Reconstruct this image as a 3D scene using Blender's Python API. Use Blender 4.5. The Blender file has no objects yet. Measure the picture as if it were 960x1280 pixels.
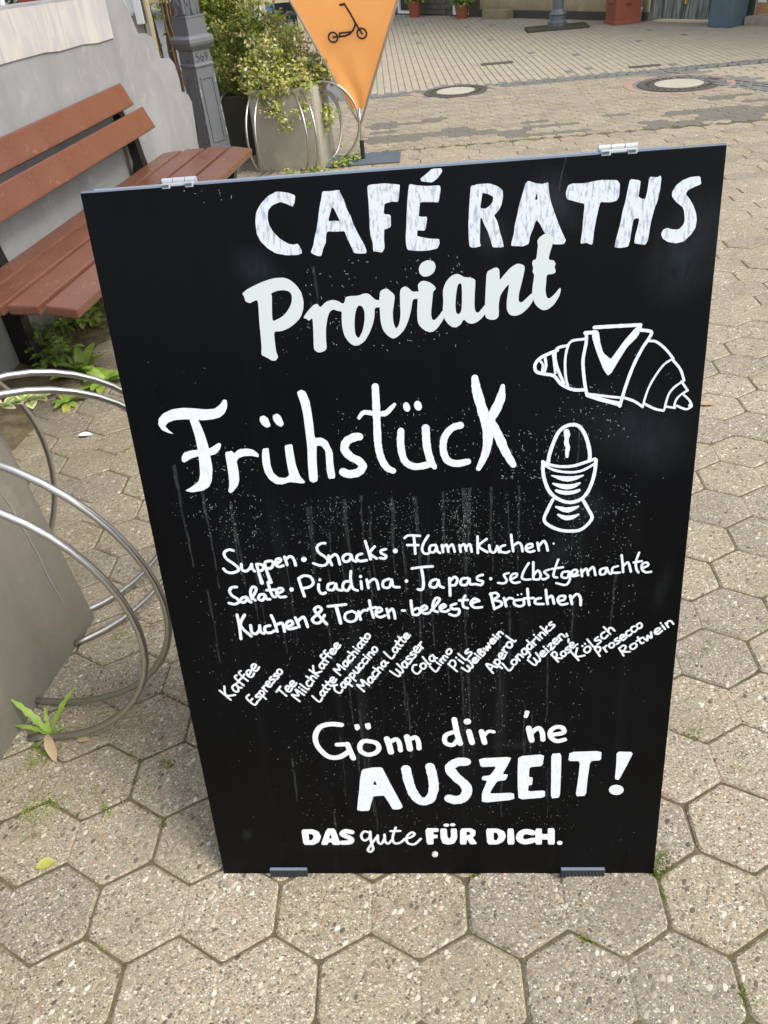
import bpy, bmesh, math, random
from mathutils import Vector, Matrix, noise
from mathutils.geometry import tessellate_polygon
rnd = random.Random(7)
scene = bpy.context.scene
COL = scene.collection
# ------------------------------------------------------------------ camera
Rm = ((0.9958659081, 0.0386281035, 0.0822129106), (0.0411435422, 0.6150881670, -0.7873841221), (-0.0809833438, 0.7875115342, 0.6109560390))
CAM = Vector((0.05142078, -0.71931171, 1.41583015))
cd = bpy.data.cameras.new('camera'); cam = bpy.data.objects.new('camera', cd); COL.objects.link(cam)
M4 = Matrix(Rm).to_4x4(); M4.translation = CAM; cam.matrix_world = M4
cd.sensor_fit = 'VERTICAL'; cd.sensor_height = 24; cd.lens = 24 * 962 / 1280; cd.clip_start = 0.02; cd.clip_end = 500
scene.camera = cam
# ------------------------------------------------------------------ world, sun, exposure
SUN_EL, SUN_AZ = math.radians(52), math.radians(112)      # azimuth clockwise from +Y
w = bpy.data.worlds.new('World'); scene.world = w; w.use_nodes = True
wn = w.node_tree; wn.nodes.clear()
sky = wn.nodes.new('ShaderNodeTexSky'); sky.sky_type = 'NISHITA'; sky.sun_disc = False
sky.sun_elevation = SUN_EL; sky.sun_rotation = SUN_AZ; sky.air_density = 1.0; sky.dust_density = 3.0
hs = wn.nodes.new('ShaderNodeHueSaturation'); hs.inputs['Saturation'].default_value = 0.45
bg = wn.nodes.new('ShaderNodeBackground'); bg.inputs['Strength'].default_value = 0.15
wo = wn.nodes.new('ShaderNodeOutputWorld')
wn.links.new(sky.outputs[0], hs.inputs['Color']); wn.links.new(hs.outputs[0], bg.inputs[0]); wn.links.new(bg.outputs[0], wo.inputs[0])
sl = bpy.data.lights.new('sun', 'SUN'); sl.energy = 1.3; sl.angle = math.radians(22); sl.color = (1.0, 0.965, 0.91)
so = bpy.data.objects.new('sun', sl); COL.objects.link(so)
sd = Vector((math.sin(SUN_AZ) * math.cos(SUN_EL), math.cos(SUN_AZ) * math.cos(SUN_EL), math.sin(SUN_EL)))
so.rotation_euler = sd.to_track_quat('Z', 'Y').to_euler(); so.location = sd * 20
scene.view_settings.view_transform = 'Standard'; scene.view_settings.look = 'None'
scene.view_settings.exposure = EXPOSURE = 0.90; scene.view_settings.gamma = 1
scene.cycles.max_bounces = 5

# ------------------------------------------------------------------ materials
class N:
    """small node-graph helper"""
    def __init__(s, name, rough=0.7, metal=0.0, spec=0.5):
        s.m = bpy.data.materials.new(name); s.m.use_nodes = True; s.t = s.m.node_tree; s.b = s.t.nodes['Principled BSDF']
        s.b.inputs['Roughness'].default_value = rough; s.b.inputs['Metallic'].default_value = metal
        s.b.inputs['Specular IOR Level'].default_value = spec
        s.pos = s.t.nodes.new('ShaderNodeNewGeometry').outputs['Position']
    def n(s, kind, **kw):
        x = s.t.nodes.new('ShaderNode' + kind)
        for k, v in kw.items(): setattr(x, k, v)
        return x
    def l(s, a, b): s.t.links.new(a, b)
    def obj(s): return s.n('TexCoord').outputs['Object']
    def mapping(s, vec, scale=(1, 1, 1), rot=(0, 0, 0), loc=(0, 0, 0)):
        x = s.n('Mapping'); x.inputs['Scale'].default_value = scale; x.inputs['Rotation'].default_value = rot; x.inputs['Location'].default_value = loc
        s.l(vec, x.inputs['Vector']); return x.outputs[0]
    def noise(s, vec, scale, detail=4, rough=0.55, dist=0.0):
        x = s.n('TexNoise'); x.inputs['Scale'].default_value = scale; x.inputs['Detail'].default_value = detail
        x.inputs['Roughness'].default_value = rough; x.inputs['Distortion'].default_value = dist; s.l(vec, x.inputs['Vector']); return x.outputs['Fac']
    def vor(s, vec, scale, feature='F1', rand=1.0):
        x = s.n('TexVoronoi', feature=feature); x.inputs['Scale'].default_value = scale; x.inputs['Randomness'].default_value = rand
        s.l(vec, x.inputs['Vector']); return x.outputs
    def ramp(s, fac, stops, interp='LINEAR'):
        x = s.n('ValToRGB'); x.color_ramp.interpolation = interp; e = x.color_ramp.elements
        while len(e) < len(stops): e.new(0.5)
        for i, (p, c) in enumerate(stops):
            e[i].position = p; e[i].color = (c, c, c, 1) if isinstance(c, (int, float)) else (*c, 1)
        s.l(fac, x.inputs['Fac']); return x.outputs['Color']
    def mix(s, fac, a, b, mode='MIX'):
        x = s.n('Mix', data_type='RGBA', blend_type=mode)
        for sock, v in ((x.inputs[0], fac), (x.inputs[6], a), (x.inputs[7], b)):
            if isinstance(v, (int, float)): sock.default_value = v
            elif isinstance(v, tuple): sock.default_value = (*v, 1)
            else: s.l(v, sock)
        return x.outputs[2]
    def math(s, op, a, b=0.0, clamp=False):
        x = s.n('Math', operation=op, use_clamp=clamp)
        for sock, v in ((x.inputs[0], a), (x.inputs[1], b)):
            if isinstance(v, (int, float)): sock.default_value = v
            else: s.l(v, sock)
        return x.outputs[0]
    def sep(s, vec):
        x = s.n('SeparateXYZ'); s.l(vec, x.inputs[0]); return x.outputs
    def col(s, c):
        if isinstance(c, tuple): s.b.inputs['Base Color'].default_value = (*c, 1)
        else: s.l(c, s.b.inputs['Base Color'])
        return s
    def bump(s, h, strength=0.3, dist=0.005, prev=None):
        x = s.n('Bump'); x.inputs['Strength'].default_value = strength; x.inputs['Distance'].default_value = dist
        s.l(h, x.inputs['Height'])
        if prev is not None: s.l(prev, x.inputs['Normal'])
        s.l(x.outputs[0], s.b.inputs['Normal']); return x.outputs[0]
    def roughness(s, v): s.l(v, s.b.inputs['Roughness']); return s

def simple(name, c, rough=0.6, metal=0.0, var=0.15, scale=8.0, bump=0.0, bscale=60, spec=0.5):
    k = N(name, rough, metal, spec); p = k.obj()
    f = k.noise(p, scale, 5)
    k.col(k.mix(f, tuple(x * (1 - var) for x in c), tuple(min(1, x * (1 + var)) for x in c)))
    if bump: k.bump(k.noise(p, bscale, 4), bump, 0.004)
    return k.m

def paving_material(name, base=(0.31, 0.272, 0.195), tint=1.0, contrast=0.97):
    """washed concrete with exposed pebbles"""
    k = N(name, 0.78, 0, 0.35)
    warp = k.n('TexNoise'); warp.inputs['Scale'].default_value = 60; warp.inputs['Detail'].default_value = 2; k.l(k.pos, warp.inputs['Vector'])
    add = k.n('VectorMath', operation='MULTIPLY_ADD'); k.l(warp.outputs['Color'], add.inputs[0]); add.inputs[1].default_value = (0.006, 0.006, 0.0); k.l(k.pos, add.inputs[2])
    P = add.outputs[0]
    Q = k.mapping(P, (1, 1, 1), (0, 0, 0.6)); stretch = k.mapping(Q, (1.0, 0.66, 1)); big = k.vor(stretch, 105); small = k.vor(k.mapping(P, (0.7, 1, 1), (0, 0, -.5)), 215); fine = k.vor(P, 400)
    def hue(o):
        r = k.sep(o['Color'])[0]
        return k.ramp(r, [(0, (0.09, 0.075, 0.06)), (0.09, (0.17, 0.145, 0.11)), (0.24, (0.28, 0.24, 0.17)), (0.40, (0.39, 0.31, 0.20)), (0.50, (0.22, 0.19, 0.145)), (0.60, (0.36, 0.31, 0.24)), (0.74, (0.47, 0.425, 0.335)), (0.86, (0.60, 0.56, 0.47)), (0.94, (0.70, 0.67, 0.58)), (0.975, (0.33, 0.19, 0.12))], 'CONSTANT')
    mort = k.ramp(k.noise(P, 350, 3), [(0.3, tuple(b * 0.78 for b in base)), (0.7, tuple(b * 1.18 for b in base))])
    mfine = k.math('LESS_THAN', fine['Distance'], 0.50); c = k.mix(mfine, mort, hue(fine))
    sel = k.math('GREATER_THAN', k.sep(small['Color'])[1], 0.12)
    ms = k.math('MULTIPLY', k.math('LESS_THAN', small['Distance'], 0.43), sel); c = k.mix(ms, c, hue(small))
    selb = k.math('GREATER_THAN', k.sep(big['Color'])[2], 0.80)
    mb = k.math('MULTIPLY', k.math('LESS_THAN', big['Distance'], 0.40), selb); c = k.mix(mb, c, hue(big))
    c = k.mix(1 - contrast, c, base)
    # overall patches and lichens; browner, darker and greener towards the planter and the wall
    patch = k.noise(k.pos, 2.2, 5, 0.6)
    c = k.mix(k.ramp(patch, [(0.35, 0.0), (0.7, 0.22)]), c, tuple(b * 0.70 for b in base))
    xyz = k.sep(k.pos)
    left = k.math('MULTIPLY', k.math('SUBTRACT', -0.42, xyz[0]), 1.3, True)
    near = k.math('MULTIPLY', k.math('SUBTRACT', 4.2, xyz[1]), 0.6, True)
    left_tone = k.math('MULTIPLY', k.math('MULTIPLY', left, near), k.ramp(k.noise(k.pos, 7, 6, 0.65), [(0.28, 0.35), (0.62, 1.0)]), True)
    c = k.mix(k.math('MULTIPLY', left_tone, 0.46), c, (0.10, 0.085, 0.052))
    green = k.ramp(k.noise(k.pos, 13, 6, 0.7), [(0.52, 0.0), (0.70, 1.0)])
    c = k.mix(k.math('MULTIPLY', k.math('MULTIPLY', green, left), 0.35), c, (0.17, 0.17, 0.06))
    spot = k.vor(k.pos, 5.5); c = k.mix(k.math('MULTIPLY', k.ramp(k.math('ADD', spot['Distance'], k.math('MULTIPLY', k.noise(k.pos, 60, 3), .05)), [(0.045, 1.0), (0.085, 0.0)]), 0.35), c, (0.13, 0.115, 0.09))
    stain = k.noise(k.pos, 4.3, 6, 0.65, 0.4); c = k.mix(k.ramp(stain, [(0.50, 0.0), (0.68, 0.38)]), c, (0.19, 0.165, 0.12))
    c = k.mix(1.0, c, (1.0, 0.985, 0.95), 'MULTIPLY')
    if tint != 1.0: c = k.mix(1.0, c, (tint, tint, tint), 'MULTIPLY')
    k.col(c)
    h = k.math('MAXIMUM', k.math('MULTIPLY', k.math('SUBTRACT', 0.5, big['Distance']), selb), k.math('MULTIPLY', k.math('SUBTRACT', 0.5, small['Distance']), 0.6))
    b1 = k.bump(h, 0.55, 0.0035)
    k.bump(k.noise(k.pos, 500, 2), 0.35, 0.002, b1)
    return k.m

MAT = {}
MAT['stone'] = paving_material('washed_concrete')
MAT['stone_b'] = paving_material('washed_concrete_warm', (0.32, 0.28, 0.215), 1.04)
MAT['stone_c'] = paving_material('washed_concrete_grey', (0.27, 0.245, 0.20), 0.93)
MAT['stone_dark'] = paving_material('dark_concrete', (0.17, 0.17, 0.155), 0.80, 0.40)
def joint_mat():
    k = N('joint_sand', 0.95, 0, 0.2)
    f = k.noise(k.pos, 40, 6, 0.7); g = k.noise(k.pos, 5, 4)
    c = k.ramp(f, [(0.3, (0.07, 0.054, 0.032)), (0.55, (0.145, 0.115, 0.068)), (0.75, (0.22, 0.175, 0.105))])
    c = k.mix(k.ramp(g, [(0.5, 0.0), (0.62, 0.6)]), c, (0.075, 0.085, 0.03))
    k.col(c); k.bump(k.noise(k.pos, 300, 3), 0.6, 0.004); return k.m
MAT['joint'] = joint_mat()
def board_mat():
    k = N('black_laminate', 0.3, 0, 0.11)
    o = k.obj(); s = k.sep(o)
    streak = k.noise(k.mapping(o, (26, 1, 1.6)), 1.0, 6, 0.62)
    dust = k.noise(k.mapping(o, (3, 1, 3)), 1.0, 5, 0.6)
    base = k.mix(k.ramp(dust, [(0.35, 0.0), (0.75, 1.0)]), (0.0010, 0.0012, 0.0016), (0.0026, 0.0031, 0.0042))
    zmask = k.ramp(s[2], [(0.18, 0.25), (0.3, 1.0), (0.66, 1.0), (0.80, 0.12)])
    xm = k.ramp(k.math('ADD', s[0], 0.5), [(0.14, 0.0), (0.30, 1.0), (0.72, 1.0), (0.88, 0.1)])
    st = k.math('MULTIPLY', k.math('MULTIPLY', k.ramp(streak, [(0.54, 0.0), (0.68, 1.0)]), zmask), xm)
    c = k.mix(k.math('MULTIPLY', st, 0.45), base, (0.014, 0.016, 0.016))
    def smear(cx, cz, rx, rz, rot, amt):
        nonlocal c
        mp = k.n('Mapping', vector_type='TEXTURE'); mp.inputs['Location'].default_value = (cx, 0, cz); mp.inputs['Rotation'].default_value = (0, rot, 0); mp.inputs['Scale'].default_value = (rx, 1, rz)
        k.l(o, mp.inputs['Vector'])
        ln = k.n('VectorMath', operation='LENGTH'); k.l(mp.outputs[0], ln.inputs[0])
        m = k.math('SUBTRACT', 1.0, ln.outputs['Value'], True)
        nz = k.noise(k.mapping(o, (60, 1, 25), (0, rot, 0)), 1.0, 4, 0.7)
        c = k.mix(k.math('MULTIPLY', k.math('MULTIPLY', m, k.ramp(nz, [(0.3, 0.2), (0.7, 1.0)])), amt * 0.42), c, (0.13, 0.155, 0.17))
    smear(0.366, 1.085, 0.055, 0.08, 0.5, 0.35); smear(0.20, 1.155, 0.03, 0.05, -0.6, 0.4); smear(0.30, 0.86, 0.11, 0.07, 0.1, 0.17)
    smear(0.335, 0.83, 0.07, 0.05, 0.5, 0.22); smear(0.245, 0.74, 0.05, 0.035, 0.4, 0.22); smear(0.21, 0.66, 0.03, 0.06, 0.4, 0.16)
    smear(-0.185, 1.095, 0.04, 0.03, 0.8, 0.3); smear(0.15, 0.30, 0.05, 0.012, 0.0, 0.14); smear(-0.16, 0.075, 0.14, 0.02, 0.0, 0.10); smear(-0.34, 0.10, 0.012, 0.02, 0.5, 0.25)
    smear(0.37, 0.60, 0.015, 0.05, 0.2, 0.15); smear(0.12, 1.12, 0.03, 0.03, -0.8, 0.3)
    k.col(c)
    k.roughness(k.ramp(k.noise(k.mapping(o, (30, 1, 4)), 1.0, 5), [(0.3, 0.24), (0.7, 0.42)]))
    k.bump(k.noise(o, 9, 2), 0.02, 0.003)
    return k.m
MAT['board'] = board_mat()
def paint_mat(name, base, streak, amount, scale=(230, 1, 40), rough=0.55):
    k = N(name, rough, 0, 0.3); o = k.obj()
    d = k.n('TexNoise'); d.inputs['Scale'].default_value = 14; k.l(o, d.inputs['Vector'])
    ad = k.n('VectorMath', operation='MULTIPLY_ADD'); k.l(d.outputs['Color'], ad.inputs[0]); ad.inputs[1].default_value = (0.02, 0, 0.05); k.l(o, ad.inputs[2])
    f = k.noise(k.mapping(ad.outputs[0], scale), 1.0, 4, 0.6)
    f2 = k.noise(k.mapping(o, (700, 1, 700)), 1.0, 2)
    c = k.mix(k.math('MULTIPLY', k.ramp(f, [(0.50, 0.0), (0.64, 1.0)]), amount), base, streak)
    c = k.mix(k.math('MULTIPLY', k.ramp(f2, [(0.62, 0.0), (0.70, 1.0)]), amount * 0.7), c, tuple(x * 0.5 for x in streak))
    k.col(c); k.bump(f, 0.15, 0.001); return k.m
MAT['brush'] = paint_mat('streaky_white_paint', (0.62, 0.66, 0.70), (0.26, 0.31, 0.37), 0.85, (240, 1, 70))
MAT['brush2'] = paint_mat('white_marker', (0.69, 0.71, 0.735), (0.44, 0.55, 0.60), 0.40, (200, 1, 60))
MAT['vinyl'] = paint_mat('smooth_white_lettering', (0.555, 0.605, 0.595), (0.52, 0.57, 0.56), 0.3, (6, 1, 6), 0.45)
MAT['vinyl2'] = paint_mat('even_white_lettering', (0.70, 0.71, 0.72), (0.62, 0.74, 0.76), 0.3, (120, 1, 120), 0.45)
MAT['pen'] = paint_mat('white_pen', (0.70, 0.72, 0.74), (0.5, 0.6, 0.64), 0.3, (150, 1, 150))
MAT['speck'] = simple('dried_paint_specks', (0.24, 0.27, 0.26), 0.8, var=0.85, scale=30)
MAT['drip'] = simple('thin_dried_drip', (0.011, 0.0135, 0.014), 0.5, var=0.7, scale=30)
def film():
    k = N('thin_dried_drip', 0.5, 0, 0.2); o = k.obj(); k.col((0.045, 0.052, 0.052)); tr = k.n('BsdfTransparent'); mx = k.n('MixShader')
    f = k.noise(k.mapping(o, (120, 1, 50)), 1.0, 4, 0.7); k.l(k.ramp(f, [(0.32, 0.0), (0.70, 0.75)]), mx.inputs[0]); k.l(tr.outputs[0], mx.inputs[1]); k.l(k.b.outputs[0], mx.inputs[2]); k.l(mx.outputs[0], k.t.nodes['Material Output'].inputs[0]); return k.m
MAT['drip'] = film()
MAT['edge'] = simple('grey_plastic_edge', (0.19, 0.23, 0.29), 0.35, var=0.1)
MAT['hinge'] = simple('silver_hinge', (0.50, 0.52, 0.53), 0.4, 0.4, var=0.06)
MAT['hinge_dark'] = simple('hinge_slot', (0.05, 0.09, 0.08), 0.5)
MAT['rubber'] = simple('grey_rubber', (0.026, 0.029, 0.033), 0.6, var=0.2, scale=60)
MAT['rivet'] = simple('pale_rivet', (0.62, 0.60, 0.56), 0.6)
def wood_paint():
    k = N('red_brown_painted_wood', 0.38, 0, 0.45); o = k.obj()
    g = k.noise(k.mapping(o, (30, 1.6, 30)), 1.0, 5, 0.6, 0.6)
    v = k.noise(o, 5, 4)
    c = k.mix(v, (0.108, 0.042, 0.027), (0.175, 0.074, 0.044))
    cr = k.n('TexVoronoi', feature='DISTANCE_TO_EDGE'); cr.inputs['Scale'].default_value = 1.0
    k.l(k.mapping(o, (34, 6.5, 34), (0.3, 0.2, 0.5)), cr.inputs['Vector'])
    crack = k.math('MULTIPLY', k.math('LESS_THAN', cr.outputs['Distance'], 0.03), k.math('GREATER_THAN', k.noise(o, 22, 3), 0.62))
    c = k.mix(k.math('MULTIPLY', crack, 0.4), c, (0.34, 0.17, 0.12))
    spots = k.math('GREATER_THAN', k.noise(o, 95, 2), 0.70); c = k.mix(k.math('MULTIPLY', spots, 0.3), c, (0.38, 0.22, 0.17))
    k.col(c); b = k.bump(g, 0.25, 0.002); k.bump(crack, 0.4, 0.001, b)
    k.roughness(k.ramp(v, [(0.3, 0.22), (0.7, 0.42)])); return k.m
MAT['bench_wood'] = wood_paint()
MAT['iron_black'] = simple('black_cast_iron', (0.012, 0.011, 0.011), 0.4, 0.2, bump=0.2)
def render_wall(name, base, var=0.25, streaks=0.5):
    k = N(name, 0.9, 0, 0.2); p = k.pos
    a = k.noise(p, 1.8, 6, 0.6); b = k.noise(p, 9, 5, 0.65); s = k.noise(k.mapping(p, (9, 9, 0.8)), 1.0, 5, 0.6)
    c = k.mix(k.ramp(a, [(0.3, 0.0), (0.7, 1.0)]), tuple(x * (1 - var) for x in base), tuple(x * (1 + var * 0.5) for x in base))
    c = k.mix(k.math('MULTIPLY', k.ramp(s, [(0.5, 0.0), (0.7, 1.0)]), streaks), c, tuple(x * 0.72 for x in base))
    c = k.mix(k.math('MULTIPLY', k.ramp(b, [(0.56, 0.0), (0.66, 1.0)]), 0.35), c, tuple(min(1, x * 1.35) for x in base))
    z = k.sep(p)[2]
    foot_tone = k.math('MULTIPLY', k.math('SUBTRACT', 0.42, z), 2.2, True)  # darker olive tone towards the ground, broken up by noise
    c = k.mix(k.math('MULTIPLY', k.math('MULTIPLY', foot_tone, k.ramp(b, [(0.3, 0.4), (0.6, 1.0)])), 0.6), c, (0.075, 0.075, 0.05))
    k.col(c); q = k.bump(k.noise(p, 14, 5), 0.3, 0.01); k.bump(k.noise(p, 220, 3), 0.4, 0.002, q); return k.m
MAT['wall'] = render_wall('grey_render', (0.275, 0.278, 0.275))
def coping():
    k = N('weathered_pale_stone', 0.85, 0, 0.25); p = k.pos
    s = k.noise(k.mapping(p, (40, 16, 3.2)), 1.0, 6, 0.65, 0.5); a = k.noise(p, 6, 5)
    c = k.mix(k.ramp(s, [(0.35, 0.0), (0.62, 1.0)]), (0.37, 0.36, 0.36), (0.50, 0.47, 0.42))
    c = k.mix(k.ramp(a, [(0.45, 0.0), (0.7, 0.5)]), c, (0.34, 0.34, 0.36))
    k.col(c); k.bump(s, 0.5, 0.004); return k.m
MAT['coping'] = coping()
MAT['planter'] = render_wall('planter_concrete', (0.215, 0.198, 0.16), 0.16, 0.35)
MAT['planter_far'] = render_wall('pale_planter_concrete', (0.40, 0.37, 0.30), 0.12, 0.35)
MAT['planter_dark'] = render_wall('mossy_dark_concrete', (0.085, 0.085, 0.06), 0.3)
MAT['steel'] = simple('brushed_stainless_steel', (0.52, 0.50, 0.475), 0.34, 1.0, var=0.06, scale=30)
MAT['lamp'] = simple('grey_painted_cast_iron', (0.135, 0.143, 0.15), 0.42, 0.1, var=0.12, scale=12, bump=0.15, bscale=90)
MAT['lamp_wear'] = simple('bare_zinc_wear', (0.42, 0.43, 0.44), 0.5)
MAT['lamp_number'] = simple('dark_number', (0.045, 0.05, 0.058), 0.5)
def fabric():
    k = N('orange_banner_cloth', 0.75, 0, 0.2); o = k.obj()
    c = k.mix(k.noise(o, 3, 3), (0.90, 0.40, 0.115), (0.94, 0.44, 0.14))
    k.col(c); k.bump(k.noise(o, 900, 2), 0.15, 0.001)
    pass
    return k.m
MAT['banner'] = fabric()
MAT['banner_black'] = simple('dark_print', (0.018, 0.010, 0.016), 0.7)
MAT['plate'] = simple('grey_steel_plate', (0.13, 0.155, 0.18), 0.45, 0.3, bump=0.1)
MAT['black'] = simple('matt_black_plastic', (0.012, 0.012, 0.013), 0.5)
def leaf(name, c, rough=0.45, trans=0.38):
    k = N(name, rough, 0, 0.4); p = k.pos
    c2 = k.mix(k.noise(p, 35, 3), tuple(x * 0.75 for x in c), tuple(min(1, x * 1.25) for x in c)); k.col(c2)
    tr = k.n('BsdfTranslucent'); k.l(c2, tr.inputs['Color']); mx = k.n('MixShader'); mx.inputs[0].default_value = trans
    k.l(k.b.outputs[0], mx.inputs[1]); k.l(tr.outputs[0], mx.inputs[2]); k.l(mx.outputs[0], k.t.nodes['Material Output'].inputs[0]); return k.m
MAT['leaf_dark'] = leaf('dark_green_leaf', (0.05, 0.085, 0.02)); MAT['leaf_mid'] = leaf('mid_green_leaf', (0.19, 0.28, 0.06))
MAT['leaf_bright'] = leaf('bright_green_leaf', (0.31, 0.45, 0.08)); MAT['leaf_yellow'] = leaf('yellow_green_leaf', (0.52, 0.52, 0.12))
MAT['leaf_cream'] = leaf('cream_leaf', (0.72, 0.70, 0.42)); MAT['leaf_rust'] = leaf('bronze_leaf', (0.30, 0.17, 0.07))
MAT['leaf_moss'] = leaf('moss_green', (0.24, 0.29, 0.045)); MAT['straw'] = leaf('dry_straw', (0.36, 0.26, 0.14), 0.7, 0.1); MAT['dry'] = leaf('dry_leaf', (0.42, 0.31, 0.18), 0.7, 0.2)
MAT['petal'] = simple('white_petal', (0.75, 0.70, 0.75), 0.6); MAT['stem'] = leaf('reddish_stem', (0.20, 0.11, 0.07), 0.6, 0.0)
MAT['bark'] = simple('pale_brown_bark', (0.20, 0.135, 0.085), 0.85, var=0.4, scale=14, bump=0.6, bscale=40)
MAT['terracotta'] = simple('terracotta', (0.30, 0.085, 0.045), 0.7, var=0.25, bump=0.2); MAT['soil'] = simple('dark_soil', (0.04, 0.03, 0.02), 0.95, var=0.5, bump=0.8)
MAT['manhole_iron'] = simple('worn_cast_iron', (0.13, 0.115, 0.10), 0.55, 0.4, var=0.3, scale=30, bump=0.5, bscale=70)
MAT['manhole_fill'] = simple('pale_concrete_fill', (0.42, 0.385, 0.31), 0.85, var=0.15, scale=20)
MAT['brick_red'] = simple('pinkish_brick', (0.34, 0.235, 0.18), 0.85, var=0.2, scale=20)
MAT['sett'] = simple('dark_grey_sett', (0.17, 0.17, 0.155), 0.8, var=0.25, scale=6, bump=0.3)
MAT['joint_far'] = simple('dry_joint_sand', (0.17, 0.145, 0.10), 0.95, var=0.3); MAT['asphalt'] = simple('old_grey_asphalt', (0.155, 0.16, 0.165), 0.9, var=0.15, scale=3, bump=0.3, bscale=150)
MAT['stone_far'] = simple('small_concrete_paver', (0.36, 0.315, 0.235), 0.85, var=0.22, scale=5, bump=0.25, bscale=120)
MAT['sandstone'] = render_wall('stained_sandstone', (0.50, 0.40, 0.23), 0.25); MAT['plinth'] = render_wall('dark_plinth', (0.085, 0.08, 0.075), 0.2)
MAT['brownbrick'] = render_wall('grey_brown_brickwork', (0.17, 0.145, 0.115), 0.2); MAT['plaster'] = render_wall('pale_plaster', (0.55, 0.50, 0.40), 0.1)
MAT['white'] = simple('white_paint', (0.78, 0.78, 0.76), 0.55, var=0.05); MAT['cream'] = simple('cream_timber', (0.56, 0.46, 0.29), 0.6, var=0.15, scale=10)
MAT['glass'] = simple('dark_window_glass', (0.03, 0.035, 0.04), 0.08, var=0.1)
MAT['blue'] = simple('blue_cloth', (0.03, 0.20, 0.62), 0.8); MAT['navy'] = simple('navy_cloth', (0.02, 0.035, 0.12), 0.8)
MAT['brown'] = simple('dark_brown_wicker', (0.045, 0.022, 0.018), 0.7, var=0.4, scale=40, bump=0.6); MAT['redwood'] = simple('red_brown_timber', (0.26, 0.055, 0.02), 0.5, var=0.3, scale=6)
MAT['bluegrey'] = simple('blue_grey_cabinet', (0.085, 0.13, 0.155), 0.5, var=0.25, scale=5); MAT['darkgreen'] = simple('dark_green_paint', (0.03, 0.045, 0.03), 0.5)
def gate():
    k = N('weathered_grey_gate', 0.7, 0, 0.3); p = k.pos
    s = k.noise(k.mapping(p, (30, 30, 2.0)), 1.0, 5, 0.6)
    k.col(k.mix(k.ramp(s, [(0.4, 0.0), (0.62, 1.0)]), (0.085, 0.095, 0.07), (0.36, 0.385, 0.35))); return k.m
MAT['gate'] = gate()
MAT['door_wood'] = simple('orange_brown_door', (0.44, 0.23, 0.10), 0.6, var=0.2)
MAT['brick_wallpiece'] = MAT['brownbrick']

# ------------------------------------------------------------------ helpers
def newobj(name, verts, faces, mats, parent=None, smooth=False, fmat=None, loc=None):
    me = bpy.data.meshes.new(name); me.from_pydata([tuple(v) for v in verts], [], faces)
    for m in (mats if isinstance(mats, list) else [mats]): me.materials.append(MAT[m])
    if fmat: me.polygons.foreach_set('material_index', fmat)
    if smooth: me.polygons.foreach_set('use_smooth', [True] * len(me.polygons))
    me.update(); o = bpy.data.objects.new(name, me); COL.objects.link(o)
    if loc: o.location = loc
    if parent: o.parent = parent
    return o
def tag(o, label=None, cat=None, group=None, kind=None):
    if label: o['label'] = label
    if cat: o['category'] = cat
    if group: o['group'] = group
    if kind: o['kind'] = kind
    return o
def empty(name, loc=(0, 0, 0), rz=0.0):
    o = bpy.data.objects.new(name, None); o.empty_display_size = 0.1; COL.objects.link(o); o.location = loc; o.rotation_euler = (0, 0, rz); return o
def copy_tree(o, parent=None):
    c = o.copy(); COL.objects.link(c)
    if parent: c.parent = parent
    for ch in list(o.children): copy_tree(ch, c)
    return c
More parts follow.
